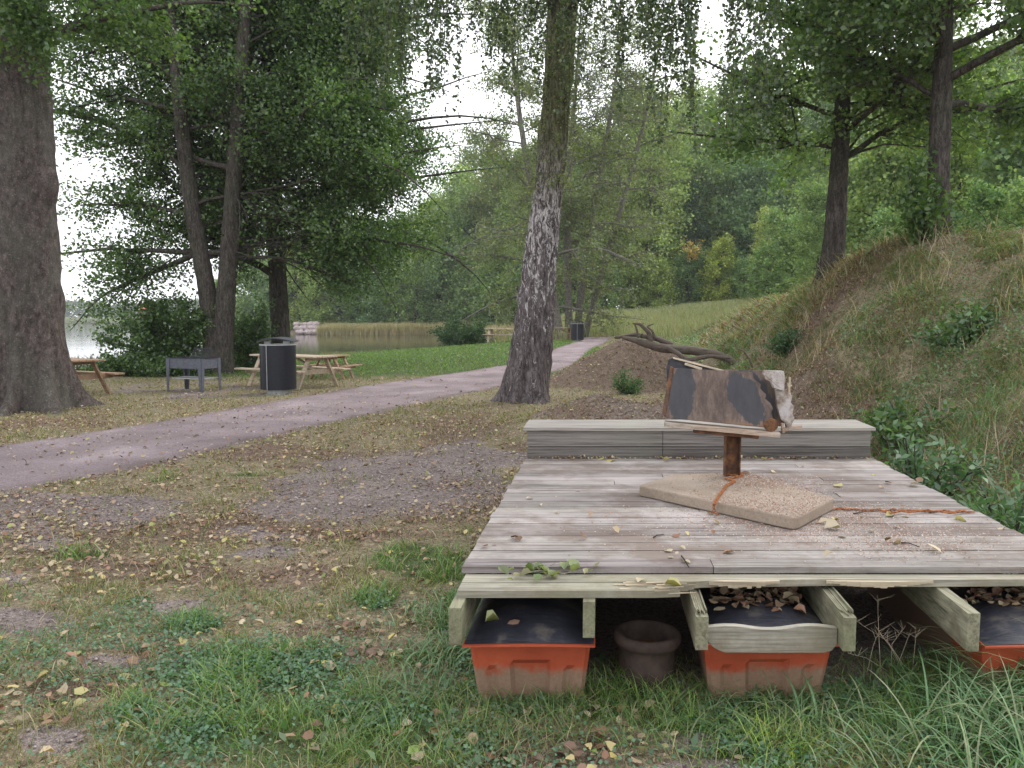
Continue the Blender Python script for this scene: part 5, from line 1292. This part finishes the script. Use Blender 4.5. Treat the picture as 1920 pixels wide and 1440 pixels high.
# tidy the outline: a slab with rounded corners
pa, pb, pc_, pd, pe = P(1196, 910, SZ), P(1262, 889, SZ), P(1402, 886, SZ), P(1566, 934, SZ), P(1492, 972, SZ)
out = []
for prev, cur, nxt, rad in [(pe, pa, pb, .035), (pa, pb, pc_, .05), (pb, pc_, pd, .05), (pc_, pd, pe, .05), (pd, pe, pa, .05)]:
    d0, d1 = (prev - cur).normalized(), (nxt - cur).normalized()
    for t in np.linspace(0, 1, 6): p0, p1 = cur + d0 * rad, cur + d1 * rad; out.append((p0 * (1 - t) ** 2 + cur * 2 * t * (1 - t) + p1 * t ** 2))
post_p = P(1372, 893, SZ)
stand = empty("broken_sign_stand", (post_p.x, post_p.y, DZ), 0, "broken plywood display box on a rusty post with a concrete slab foot, on the deck", "sign stand")
sl = Vector(stand.location)
def sb(mb, name, m, bevel=0, smooth=False, par=stand):
    o = mb.build(name, m, par, bevel, smooth); 
    if par is stand: o.location = -sl
    return o
mb = MB(); mb.prism([(p.x, p.y) for p in out], DZ + .004, SZ); sb(mb, "slab", M_SLAB, bevel=.008)
# post: rusty channel section
Yp = post_p.y; kx = Yp / FPX; hwp = 14.5 * kx; zt_post = Q(1372, 806, Yp).z
mb = MB(); dpt = .05
mb.box((post_p.x, post_p.y + dpt / 2, (SZ + zt_post) / 2), (hwp * 2, .005, zt_post - SZ))
for s_ in (-1, 1): mb.box((post_p.x + s_ * (hwp - .003), post_p.y - .0, (SZ + zt_post) / 2), (.006, dpt - .004, zt_post - SZ))
sb(mb, "post", M_RUST, bevel=.001)
# shelf plank, rotated a little: left end farther back
sa, sbp = Q(1246, 792, Yp + .02), Q(1461, 812, Yp - .10)
dirx = (sbp - sa); Ls = dirx.length; dirx.normalize(); diry = Vector((-dirx.y, dirx.x, 0)).normalized(); upv = dirx.cross(diry)
def SF(x, y, z): return sa + dirx * x + diry * y + upv * z
mb = MB()
n = 22; rr = random.Random(5); ft = [(x * Ls / n, -.055 + rr.uniform(-.003, .004)) for x in range(n + 1)]; bk = [(Ls + .0, .06), (0, .065)]
mb.prism(ft[:1] + ft + bk, -.022, .006, lambda p: SF(p.x, p.y, p.z)); sb(mb, "shelf", M_PLANK, bevel=.003)
mb = MB(); mb.prism([(.18, -.03), (Ls - .12, -.03), (Ls - .12, .075), (.18, .075)], -.045, -.024, lambda p: SF(p.x, p.y, p.z)); sb(mb, "bracket", M_RUST, bevel=.003)
# front panel leaning back, corners read off the photograph
def quad_panel(name, bl, br, tr, tl, th, m, par=stand):
    nrm = (br - bl).cross(tl - bl).normalized(); mb = MB(); vs = [bl, br, tr, tl]; vs2 = [p - nrm * th for p in vs]
    mb.add(vs + vs2, [(0, 1, 2, 3), (7, 6, 5, 4), (0, 4, 5, 1), (1, 5, 6, 2), (2, 6, 7, 3), (3, 7, 4, 0)])
    if par is stand: return sb(mb, name, m, bevel=.0015)
    return mb.build(name, m, par, .0015)
Yl, Yr = sa.y + .02, sbp.y + .03
bl, br_, tr_, tl_ = Q(1249, 783, Yl - .035), Q(1452, 803, Yr - .035), Q(1441, 699, Yr + .05), Q(1264, 690, Yl + .05)
# front panel with a bitten right edge
nrm = (br_ - bl).cross(tl_ - bl).normalized(); mb = MB()
prof = [(0, 0), (1, 0), (1.0, .12), (.985, .28), (1.01, .36), (.985, .45), (.94, .52), (.955, .60), (.90, .70), (.91, .78), (.84, .88), (.83, 1.0), (.6, 1.01), (.4, .995), (.2, 1.0), (0, 1)]
def PB(a, b_): return (bl * (1 - a) + br_ * a) * (1 - b_) + (tl_ * (1 - a) + tr_ * a) * b_
vs = [PB(a, b_) for a, b_ in prof]; m_ = len(vs); vs += [p - nrm * .012 for p in vs]
mb.add(vs, [tuple(range(m_)), tuple(range(2 * m_ - 1, m_ - 1, -1))] + [(i, i + m_, (i + 1) % m_ + m_, (i + 1) % m_) for i in range(m_)])
o = sb(mb, "front_panel", M_PANEL, bevel=.001); o['label'] = "brown plywood panel with black film left in two patches"
bk_ = Vector((0, .085, 0))
quad_panel("back_panel", Q(1252, 782, Yl + .07), Q(1470, 800, Yr + .07), Q(1466, 696, Yr + .12), Q(1268, 690, Yl + .12), .012, M_PANEL)
quad_panel("side_panel", bl + Vector((.004, .0, 0)), bl + Vector((.004, .10, .01)), tl_ + Vector((.002, .075, .005)), tl_ + Vector((.002, .012, 0)), .012, M_RUST)
# loose black board with a pale edge sticking out at the back left
lb = [Q(1251, 716, Yl + .14), Q(1250, 690, Yl + .14), Q(1254, 674, Yl + .14), Q(1266, 669, Yl + .14), Q(1300, 678, Yl + .12), Q(1352, 694, Yl + .08), Q(1352, 730, Yl + .08)]
mb = MB(); m_ = len(lb); mb.add(lb + [p + Vector((0, .012, 0)) for p in lb], [tuple(range(m_))[::-1], tuple(range(m_, 2 * m_))] + [(i, (i + 1) % m_, (i + 1) % m_ + m_, i + m_) for i in range(m_)]); sb(mb, "loose_board", M_FILM, bevel=.001)
mb = MB(); mb.bar(Q(1262, 671, Yl + .12), Q(1362, 697, Yl + .05), .022, .010); mb.bar(Q(1284, 682, Yl + .09), Q(1316, 692, Yl + .06), .018, .014); sb(mb, "batten", M_PALEWOOD, bevel=.001)
# crumbled pale lining at the right end
mb = MB(); r9 = random.Random(9)
def chunk(pxs, Yc, th):
    vs = [Q(x, y, Yc + .004 * r9.uniform(-1, 1)) for x, y in pxs]; m_ = len(vs); vs += [p + Vector((.004, th, 0)) for p in vs]
    mb.add(vs, [tuple(range(m_))[::-1], tuple(range(m_, 2 * m_))] + [(i, (i + 1) % m_, (i + 1) % m_ + m_, i + m_) for i in range(m_)])
chunk([(1432, 702), (1434, 695), (1470, 696), (1472, 710), (1470, 733), (1452, 728), (1446, 716), (1436, 712)], Yr + .00, .05)
chunk([(1455, 731), (1470, 728), (1478, 738), (1486, 742), (1483, 755), (1489, 762), (1486, 776), (1490, 786), (1484, 798), (1487, 806), (1476, 808), (1474, 796), (1464, 786), (1458, 764)], Yr + .03, .04)
sb(mb, "crumbled_lining", M_PLASTER, bevel=.002)
mb = MB(); mb.bar(Q(1479, 745, Yr + .05), Q(1481, 707, Yr + .05), .012, .01); mb.bar(Q(1482, 742, Yr + .05), Q(1477, 718, Yr + .05), .007, .007)
sb(mb, "splinter", M_PALEWOOD)
mb = MB()
vs = []
for (px_, py_, rr_, h_) in [(1446, 797, 13, .03)]:
    c = Q(px_, py_, Yr - .045); n_ = 18; R2 = rr_ * kx
    vs = [c + Vector((math.cos(2 * math.pi * i / n_) * R2, -.004, math.sin(2 * math.pi * i / n_) * R2 * .95)) for i in range(n_)]
    vs += [v_ + Vector((0, .02, 0)) for v_ in vs]; mb.add(vs, [tuple(range(n_)), tuple(range(n_, 2 * n_))[::-1]] + [(i, (i + 1) % n_, (i + 1) % n_ + n_, i + n_) for i in range(n_)])
sb(mb, "wood_disc", M_RUST, bevel=.003)
mb = MB(); mb.bar(Q(1466, 806, Yr + .04), Q(1502, 800, Yr + .06), .03, .022); mb.bar(Q(1466, 793, Yr + .02), Q(1469, 812, Yr + .02), .02, .014); sb(mb, "stub", M_PLANK, bevel=.002)

# rusty chain: round the post foot, over the slab, and off across the deck
def chain(pts, link=.022):
    mb = MB(); pts = [Vector(p) for p in pts]; acc = 0; path = []
    for a, b_ in zip(pts, pts[1:]):
        L = (b_ - a).length; k = max(1, int(L / (link * .8)))
        path += [a.lerp(b_, i / k) for i in range(k)]
    path.append(pts[-1])
    for i in range(len(path) - 1):
        a, b_ = path[i], path[i + 1]; d = (b_ - a).normalized(); s_ = d.cross(Vector((0, 0, 1))).normalized(); up_ = s_.cross(d)
        if i % 2: s_ = (s_ + up_ * .9).normalized()
        ring = []; c = (a + b_) / 2
        for k in range(9): th = 2 * math.pi * k / 8; ring.append(c + d * math.cos(th) * link * .62 + s_ * math.sin(th) * link * .34 + Vector((0, 0, .004)))
        mb.tube(ring, link * .13, 5, cap=False)
    return mb
rc = random.Random(12)
pts = [(*P(x, y, SZ + .004).xy, SZ + .004) for x, y in [(1358, 890), (1380, 893), (1388, 886), (1392, 893), (1376, 897), (1360, 899), (1378, 903), (1362, 912), (1352, 925), (1344, 937), (1340, 946)]]
e = P(1338, 962, DZ + .01); pts += [(e.x, e.y, DZ + .05), (e.x, e.y - .01, DZ + .01), (e.x + .02, e.y - .03, DZ + .006)]
ch = chain(pts).build("chain", M_CHAIN, None, smooth=True); tag(ch, "rusty chain knotted at the post foot and draped over the slab edge", "chain")
pts = [(*P(x, y + 4 * (random.random() - .5), DZ + .006).xy, DZ + .006) for x, y in [(1560, 958)] + [(1575 + 14 * i, 956 + i * .3) for i in range(19)]]
mbc = chain(pts)
pts = [(*P(x, y, DZ + .016).xy, DZ + .014) for x, y in [(1655 + 12 * i, 959 + 7 * (random.random() - .5)) for i in range(14)]]
m2 = chain(pts); mbc.add(m2.v, m2.f)
ch = mbc.build("chain", M_CHAIN, None, smooth=True); tag(ch, "rusty chain lying in a line across the deck right of the slab", "chain")

# ------------------------------------------------------------------ litter on the deck
r = np.random.RandomState(77)
SLAB_POLY = [(p.x, p.y) for p in out]
def inpoly(x, y, poly):
    ins = False; n = len(poly)
    for i in range(n):
        a, b_ = poly[i], poly[(i + 1) % n]
        if (a[1] > y) != (b_[1] > y) and x < (b_[0] - a[0]) * (y - a[1]) / (b_[1] - a[1]) + a[0]: ins = not ins
    return ins
kinds = [("yellow", YC, "yellow fallen leaf lying on the deck planks"), ("brown", LC, "curled brown fallen leaf on the deck planks"), ("pale", [(.42, .36, .26), (.5, .42, .3)], "pale tan fallen leaf on the deck planks")]
fixed = [(1150, 862, 0, .075), (1130, 862, 0, .06), (1430, 862, 0, .08), (1245, 864, 0, .06), (1405, 908, 1, .05), (1565, 912, 0, .07), (1640, 890, 0, .06), (1712, 908, 0, .085), (1765, 1037, 2, .075), (1812, 978, 0, .08), (1660, 968, 0, .06), (1705, 970, 2, .06), (1690, 1018, 1, .07), (1278, 1085, 0, .08), (1350, 982, 2, .06), (1338, 1003, 1, .06),
         (1545, 991, 2, .07), (1575, 1004, 2, .06), (1205, 1072, 2, .05), (1100, 1010, 1, .05), (1290, 1005, 0, .05), (905, 1024, 1, .06), (1000, 935, 1, .05), (1650, 915, 1, .05), (1160, 1000, 1, .045), (1040, 962, 2, .045), (1260, 1035, 2, .05), (1545, 1045, 2, .05), (1720, 905, 1, .05), (1885, 990, 2, .06), (1300, 940, 2, .04), (1560, 970, 0, .05)]
for k in range(34):
    fixed.append((900 + 850 * r.rand(), 866 + 190 * r.rand(), int(r.rand() * 2) + 1, .03 + .02 * r.rand()))
for px, py, ki, sz in fixed:
    q = P(px, py, DZ + .004); u_, v_ = q.x - F0.x - (q.y - F0.y) * SKEW, q.y - F0.y
    if not (-.0 < u_ < DW and v_ < DV): continue
    z = SZ + .004 if inpoly(q.x, q.y, SLAB_POLY) else (DZ + .005 if v_ > 0 else EZ + .004)
    v, f, c = litter_arrays(np.array([[0, 0, 0.]]), np.array([sz * .9]), pal(1, kinds[ki][1], r), r, curl=.45)
    o = np_mesh("fallen_leaf", v, [f], M_LITTER, col=c); o.location = (q.x, q.y, z)
    tag(o, kinds[ki][2], "leaf", "fallen leaves on the deck")
# drifted leaves at the step, in the floats, sand round the slab
def stuff_leaves(name, label, pos, size, cols, cat="leaf litter"):
    v = litter_arrays(pos, size, pal(len(pos), cols, r), r, curl=.5); tag(build_leaves(name, [v], M_LITTER), label, cat, kind='stuff')
n = 420; uu = DW * r.rand(n); vv_ = DV - .02 - .05 * r.rand(n) ** 2; pos = np.array([tuple(D(a, b_, DZ + .004 + .006 * r.rand())) for a, b_ in zip(uu, vv_)]); stuff_leaves("leaf_drift", "crumbled leaves caught along the foot of the step", pos[:260], .022, LC + YC)
def in_float(ua, ub, va, vb2, n, z):
    a = ua + (ub - ua) * r.rand(n); b_ = va + (vb2 - va) * r.rand(n) ** .8; return np.array([tuple(D(x, y, z + .03 * r.rand())) for x, y in zip(a, b_)])
stuff_leaves("leaf_drift", "heap of brown leaves on the black lid of the middle float", in_float(j3 + .10, j4 - .08, vf1 + .16, vf1 + .55, 240, .385), .042, LC)
stuff_leaves("leaf_drift", "brown leaves on the black lid of the rightmost float", in_float(j5 + .06, j5 + .5, vf1 + .18, vf1 + .5, 170, .385), .042, LC)
for px, py, cc in ((975, 1181, LC), (910, 1184, [(.30, .32, .15)])):
    q = P(px, py, .365); v, f, c = litter_arrays(np.array([[0, 0, 0.]]), np.array([.045]), pal(1, cc, r), r, curl=.7); o = np_mesh("fallen_leaf", v, [f], M_LITTER, col=c); o.location = (q.x, q.y, .402)
    tag(o, "lone %s leaf on the black lid of the left float" % ("tan" if cc is LC else "pale green"), "leaf")
# sandy grit on the slab and beside it
def grit(name, label, pts, zf, sz):
    n = len(pts); base = np.array([(1, 0, 0), (0, 1, 0), (-1, 0, 0), (0, -1, 0), (0, 0, .8)], float); fc = np.array([(0, 1, 4), (1, 2, 4), (2, 3, 4), (3, 0, 4)])
    z = np.array([zf(x, y) for x, y in pts]); v = np.stack([pts[:, 0], pts[:, 1], z], 1)[:, None] + base[None] * (sz * (.4 + 1.2 * r.rand(n, 1, 1))) * (1 + .3 * r.randn(n, 5, 1))
    tag(np_mesh(name, v.reshape(-1, 3), [(np.arange(n)[:, None, None] * 5 + fc[None]).reshape(-1, 3)], M_LITTER, col=np.repeat(pal(n, [(.33, .26, .22), (.40, .32, .27), (.24, .16, .13), (.48, .40, .34), (.30, .14, .08)], r), 5, axis=0)), label, "grit", kind='stuff')
def cloud(px, py, sx, sy, n): return [P(px + sx * r.randn(), py + sy * r.randn(), DZ).xy[:] for _ in range(n)]
raw = np.array(cloud(1440, 915, 55, 12, 5200) + cloud(1500, 985, 70, 14, 2600) + cloud(1700, 1010, 90, 18, 2600) + cloud(1400, 965, 70, 10, 1500) + cloud(1600, 960, 60, 12, 1500) + cloud(1300, 980, 120, 30, 800))
keep = []
for x, y in raw:
    u_, v_ = x - F0.x - (y - F0.y) * SKEW, y - F0.y
    if 0 < u_ < DW and .02 < v_ < DV - .05: keep.append((x, y))
raw = np.array(keep)
grit("sandy_grit", "sandy grit heaped on the slab and scattered over the planks", raw, lambda x, y: (SZ if inpoly(x, y, SLAB_POLY) else DZ) + .0015, .0032)
# twigs on the deck
for px, py, dx, dy, l_ in [(1278, 1045, 14, 22, "bent grey twig near the front edge of the deck"), (1225, 1010, 20, -6, "thin twig in the middle of the deck"), (1690, 1020, 34, 8, "dark twig in the gravel right of the slab"), (1600, 965, 46, -4, "straight thin twig by the right chain")]:
    a, m__, b_ = P(px, py, DZ), P(px + dx * .5 - 3, py + dy * .35, DZ), P(px + dx, py + dy, DZ); mb = MB(); mb.tube([(*a.xy, DZ + .006), (*m__.xy, DZ + .012), (*b_.xy, DZ + .006)], [.004, .003, .002], 6); o = mb.build("twig", M_BARK, None, smooth=True); tag(o, l_, "twig")
# wilted green sprig on the edge boards
q = P(1035, 1082, EZ)
sp_ = empty("wilted_sprig", (q.x, q.y, EZ + .004), 0, "wilted leafy sprig lying on the front edge boards", "sprig")
mb = MB(); mb.tube([(-.17, 0, .01), (-.05, .01, .02), (.05, -.005, .012), (.16, .012, .03)], [.003, .003, .002, .001], 6); mb.tube([(-.05, .01, .02), (-.02, .05, .02), (.02, .06, .04)], [.002, .002, .001], 5); mb.build("stem", M_JOIST, sp_, smooth=True)
ps_ = np.stack([-.19 + .38 * r.rand(26), .035 * r.randn(26), .008 + .02 * r.rand(26)], 1); lv = litter_arrays(ps_, .048, pal(26, [(.14, .20, .08), (.20, .24, .11), (.28, .26, .14)], r), r, curl=.6); build_leaves("leaves", [lv], M_LEAF, sp_)

# ------------------------------------------------------------------ picnic tables
def picnic_table(label, loc, rz, m1, m2=None, L=2.3, sc=1.0):
    m2 = m2 or m1; t = empty("picnic_table", loc, rz, label, "picnic table", "wooden picnic tables")
    mb = MB()
    for i in range(5): c_ = .95 + .1 * random.random(); mb.cc = (c_, c_, c_); mb.box((0, -.30 + .15 * i, .745), (L, .14, .036))
    mb.build("table_top", m1, t, .004)
    for s_ in (-1, 1):
        mb = MB()
        for k in range(2): mb.box((0, s_ * (.62 + .125 * k), .43), (L, .12, .036))
        mb.build("bench_seat", m1, t, .004)
    for e_ in (-1, 1):
        x = e_ * (L / 2 - .32)
        mb = MB(); mb.bar((x, -.72, .39), (x, .72, .39), .04, .11); mb.build("cross_beam", m2, t, .003)
        mb = MB(); mb.bar((x, -.34, .70), (x, .34, .70), .04, .09); mb.build("top_beam", m2, t, .003)
        for s_ in (-1, 1):
            mb = MB(); mb.bar((x + e_ * .042, s_ * .24, .725), (x + e_ * .042, s_ * .60, .0), .04, .12, up=(1, 0, 0)); o = mb.build("leg", m2, t, .003)
        mb = MB(); mb.bar((x - e_ * .02, 0, .42), (e_ * .12, 0, .71), .07, .04); mb.build("brace", m2, t, .003)
    t.scale = (sc, sc, sc); return t
def on(px, py): q = G(px, py); return q
q = at_ground(548, 19.0); picnic_table("pale picnic table partly hidden by the front bin", q, math.radians(-36), M_TABLE, L=2.35)
q = at_ground(104, 17.0); picnic_table("brownish picnic table behind the big old trunk", q, math.radians(-28), M_TABLE2, L=2.3)
q = at_ground(622, 21.6); picnic_table("short reddish picnic table end just behind the pale one", q, math.radians(75), M_TABLE2, L=1.2, sc=.84)
q = at_ground(945, 44); picnic_table("far picnic table left of the birch beyond the lawn", q, math.radians(-12), M_TABLE, L=2.1)
q = at_ground(1043, 46); picnic_table("far picnic table between the birch and the far bin", q, math.radians(6), M_TABLE2, L=2.2)

# ------------------------------------------------------------------ litter bins
def make_bin(label, loc, rz):
    t = empty("litter_bin", loc, rz, label, "bin", "dark steel litter bins")
    R_ = .365; mb = MB(); mb.lathe([(R_ - .01, .10), (R_, .10), (R_, .985), (R_ - .01, .985), (R_ - .01, .10)], n=56, a0=math.radians(215), a1=math.radians(395)); mb.build("door_shell", M_BIN, t)
    mb = MB(); mb.lathe([(R_ - .02, .10), (R_ + .004, .10), (R_ + .004, .985), (R_ - .02, .985)], n=56, a0=math.radians(37), a1=math.radians(213)); mb.build("body", M_BIN, t)
    # raised perforation dots on the right side as little recessed pins
    mb = MB()
    for i in range(15):
        for j in range(12):
            a = math.radians(-65 + 6.2 * j); z = .22 + i * .047; mb.box((math.cos(a) * (R_ + .0015), math.sin(a) * (R_ + .0015), z), (.006, .020, .012), Matrix.Rotation(a, 3, 'Z'))
    mb.build("mesh_grille", M_GRATE, t)
    mb = MB(); a = math.radians(-112); mb.box((math.cos(a) * R_, math.sin(a) * R_, .54), (.012, .014, .885), Matrix.Rotation(a, 3, 'Z')); mb.build("seam_strip", M_GALV, t)
    mb = MB(); mb.lathe([(R_ - .02, .985), (R_ + .008, .985), (R_ + .008, 1.005), (R_ - .02, 1.005), (.02, .99)], n=56); mb.build("rim", M_GALV, t)
    for s_ in (-1, 1):
        mb = MB(); mb.box((s_ * .2, -.05, 1.035), (.14, .03, .07)); mb.build("lid_bracket", M_GALV, t, .003)
    mb = MB(); n = 20; vs = []
    for i in range(n + 1):
        s_ = -1 + 2 * i / n; x = s_ * .385; hw_ = .33 * math.sqrt(max(.0, 1 - (s_ * .82) ** 2)); z = 1.135 - .075 * s_ * s_
        vs += [(x, -hw_, z - .02), (x, -hw_, z), (x, hw_, z + .01), (x, hw_, z - .01)]
    fs = [];
    for i in range(n):
        for k in range(4): fs.append((i * 4 + k, i * 4 + (k + 1) % 4, i * 4 + 4 + (k + 1) % 4, i * 4 + 4 + k))
    fs += [(0, 1, 2, 3), (n * 4 + 3, n * 4 + 2, n * 4 + 1, n * 4)]; mb.add(vs, fs); mb.build("lid", M_BINLID, t, .002)
    mb = MB(); mb.lathe([(.0, .10), (.24, .10), (.24, .0), (.30, .0), (.30, -.02)], n=32); mb.build("foot", M_GALV, t)
    return t
q = at_ground(521, 17.2); make_bin("dark round litter bin with domed lid in front of the pale picnic table", q, 0).scale = (1.04, 1.04, 1.08)
q = at_ground(1082, 44.0); b2_ = make_bin("small dark litter bin standing beyond the soil heap", q, .3)

# ------------------------------------------------------------------ barbecue grill
q = at_ground(362, 17.9); gr = empty("barbecue", q, math.radians(-22), "grey steel barbecue on four tapered legs in front of the twin stems", "barbecue")
Lg, Wg, Hg = 1.0, .58, .76
mb = MB()
for s_ in (-1, 1):
    mb.box((0, s_ * (Wg / 2), Hg - .12), (Lg - .02, .012, .23)); mb.box((s_ * (Lg / 2), 0, Hg - .12), (.012, Wg - .02, .23))
mb.box((0, 0, Hg - .215), (Lg - .03, Wg - .03, .01)); mb.build("fire_box", M_GRILL, gr, .002)
for sx in (-1, 1):
    for sy in (-1, 1):
        mb = MB(); x, y = sx * (Lg / 2 + .004), sy * (Wg / 2 + .008)
        mb.prism([(0, 0), (.055, 0), (.11, Hg), (0, Hg)], 0, .012, lambda p: Vector((x - sx * p.x, y + sy * p.z, p.y)))
        mb.prism([(0, 0), (.055, 0), (.10, Hg), (0, Hg)], 0, .012, lambda p: Vector((x + sx * p.z, y - sy * p.x, p.y)))
        mb.build("leg", M_GRILL, gr, .001)
mb = MB(); mb.box((0, 0, .30), (Lg - .05, Wg - .05, .02)); mb.build("shelf", M_GALV, gr, .002)
mb = MB(); mb.box((0, -Wg / 2, Hg + .004), (Lg + .04, .05, .012)); mb.box((0, Wg / 2, Hg + .004), (Lg + .04, .05, .012))
for s_ in (-1, 1): mb.box((s_ * Lg / 2, 0, Hg + .003), (.05, Wg - .06, .010))
mb.build("rim", M_GRATE, gr, .002)
mb = MB(); R3 = Matrix.Rotation(math.radians(62), 3, 'X')
for i in range(17): mb.box(Vector((.10 + -.26 + .033 * i, .16, Hg + .10)), (.010, .24, .008), R3)
for k in (-.11, .11): mb.box(Vector((.10, .16, Hg + .10)) + R3 @ Vector((0, k, 0)), (.56, .016, .014), R3)
mb.build("grate", M_GRATE, gr)

# ------------------------------------------------------------------ dead log on the heap
def gnarl(name, pts, rad, seed, parent):
    pts = np.array([tuple(p) for p in pts]); s_ = np.concatenate([[0], np.cumsum(np.linalg.norm(np.diff(pts, axis=0), axis=1))]); t = np.linspace(0, s_[-1], 46)
    C = np.stack([np.interp(t, s_, pts[:, i]) for i in range(3)], 1); k = np.ones(5) / 5
    for i in range(3): C[2:-2, i] = np.convolve(C[:, i], k, 'valid')
    C += .05 * (np.stack([fbm(t * 2, seed, i * 9., 3) for i in range(3)], 1) - .5)
    R_ = np.interp(t, s_, rad); d = unit(np.gradient(C, axis=0)); a = unit(np.cross(d, [0.1, .05, 1.0])); b_ = np.cross(d, a); n = 20; th = np.linspace(0, 6.283, n, endpoint=False)
    rr_ = R_[:, None] * (.75 + .55 * fbm(np.cos(th)[None] * 1.6 + 5, np.sin(th)[None] * 1.6 + 5, t[:, None] * 2.2 + seed, 4)) * .60; rr_[0] *= .2; rr_[-1] *= .2
    V = C[:, None] + rr_[..., None] * (a[:, None] * np.cos(th)[None, :, None] + b_[:, None] * np.sin(th)[None, :, None]); idx = np.arange(46 * n).reshape(46, n); nx2 = np.roll(idx, -1, axis=1)
    return np_mesh(name, V.reshape(-1, 3), [np.stack([idx[:-1].ravel(), nx2[:-1].ravel(), nx2[1:].ravel(), idx[1:].ravel()], 1)], M_LOG, parent, smooth=True, loc=tuple(parent.location), col=np.full((46 * n, 3), .55))
YL = 18.6
lg = empty("fallen_log", tuple(Q(1270, 662, YL)), 0, "forked dead tree trunk lying over the top of the large soil heap", "log")
gnarl("log_trunk", [Q(1165, 633, YL), Q(1200, 640, YL), Q(1240, 655, YL - .1), Q(1290, 655, YL - .2), Q(1345, 665, YL - .4), Q(1400, 690, YL - .8)], [.06, .13, .17, .17, .15, .10], 1, lg)
gnarl("branch", [Q(1150, 633, YL + .3), Q(1190, 629, YL + .3), Q(1230, 633, YL + .1), Q(1262, 648, YL)], [.05, .08, .10, .12], 2, lg)
gnarl("branch", [Q(1222, 640, YL), Q(1215, 622, YL), Q(1200, 608, YL), Q(1186, 607, YL)], [.12, .08, .06, .03], 3, lg)
gnarl("branch", [Q(1205, 626, YL), Q(1196, 632, YL), Q(1193, 615, YL), Q(1190, 608, YL)], [.04, .04, .04, .03], 4, lg)
gnarl("branch", [Q(1228, 636, YL), Q(1222, 620, YL), Q(1213, 612, YL + .1), Q(1226, 607, YL + .1)], [.06, .04, .03, .02], 5, lg)
gnarl("branch", [Q(1250, 650, YL - .3), Q(1290, 676, YL - .5), Q(1335, 668, YL - .8), Q(1370, 672, YL - 1)], [.09, .09, .07, .04], 6, lg)
gnarl("dry_branch", [Q(1412, 690, 14), Q(1404, 672, 14), Q(1394, 660, 14), Q(1380, 655, 14)], [.03, .025, .02, .01], 7, tag(empty("dead_branch", tuple(Q(1412, 692, 14)), 0), "broken dead branch sticking out of the slope right of the log", "branch"))

# ------------------------------------------------------------------ weeds near the deck
WG = [(.11, .20, .10), (.14, .24, .12), (.09, .17, .09)]
bush("weed_plant", "bluish leafy weed leaning over the deck's right side", (3.05, 4.75, ztf(3.05, 4.75)), .38, .3, .78, 700, .085, WG, 201, cat="weed", stems=9, aspect=.35)
bush("weed_plant", "tall leafy weed at the right frame edge by the deck front", (2.62, 3.45, 0), .26, .3, .80, 420, .085, WG, 202, cat="weed", stems=6, aspect=.4)
bush("weed_plant", "grey green weed tangle at the lower right corner", (1.75, 2.12, 0), .42, .3, .26, 2600, .032, [(.20, .25, .18), (.15, .21, .14), (.25, .28, .20)], 203, cat="weed", stems=30, aspect=.3)
bush("weed_plant", "leafy nettle-like weed beside the right end of the step", (3.35, 6.3, ztf(3.35, 6.3)), .4, .4, .75, 1100, .08, WG, 204, cat="weed", stems=12, aspect=.45)
bush("weed_plant", "green weed at the foot of the slope behind the step", (4.1, 8.2, ztf(4.1, 8.2)), .5, .5, .7, 1300, .08, DARKG + WG, 205, cat="weed", stems=12, aspect=.5)
bush("weed_plant", "dark leaved weed halfway up the slope", (5.3, 9.3, ztf(5.3, 9.3)), .5, .5, .6, 1300, .08, DARKG + WG, 206, cat="weed", stems=12, aspect=.5)
# dry stalks in front of the right joists
r = np.random.RandomState(55)
ds = empty("dry_stalk", (1.35, 2.72, 0), 0, "dry branched weed stalk standing before the gap beside the fourth joist", "stalk"); mb = MB()
for k in range(9):
    a = P(1700 + 30 * r.randn(), 1265, .0); tip = Q(1640 + 100 * r.rand() - (40 if k < 3 else 0), 1150 + 50 * r.rand(), a.y - .1 + .2 * r.rand())
    if k == 0: tip = Q(1645, 1118, a.y)
    if k == 1: tip = Q(1590, 1225, a.y - .1)
    m__ = a.lerp(tip, .5) + Vector((.03 * r.randn(), 0, .03)); a, m__, tip = [v_ - Vector((1.35, 2.72, 0)) for v_ in (a, m__, tip)]
    mb.tube([a, m__, tip], [.0022, .0016, .0008], 5)
    for j in range(6):
        s0 = m__.lerp(tip, .3 + .7 * r.rand()); mb.tube([s0, s0 + Vector((.035 * r.randn(), .02 * r.randn(), .02 + .03 * r.rand()))], [.0014, .0006], 4)
mb.build("stems", M_PALEWOOD, ds)

# ------------------------------------------------------------------ air
hz = MB(); hz.box((0, 235, 34.5), (1600, 480, 78)); o = hz.build("haze", None) if False else None
me = bpy.data.meshes.new("haze"); me.from_pydata(hz.v, [], hz.f); m = bpy.data.materials.new("thin_haze"); m.use_nodes = True
for nd in list(m.node_tree.nodes):
    if nd.type != 'OUTPUT_MATERIAL': m.node_tree.nodes.remove(nd)
pv = m.node_tree.nodes.new("ShaderNodeVolumePrincipled"); pv.inputs['Color'].default_value = (.92, .95, 1, 1); pv.inputs['Density'].default_value = .0004; pv.inputs['Anisotropy'].default_value = .3
m.node_tree.links.new(pv.outputs[0], m.node_tree.nodes["Material Output"].inputs['Volume']); me.materials.append(m)
o = bpy.data.objects.new("haze", me); COL.objects.link(o); tag(o, "thin haze in the air over the lake and wood", "haze", kind='stuff')
S.cycles.volume_bounces = 1
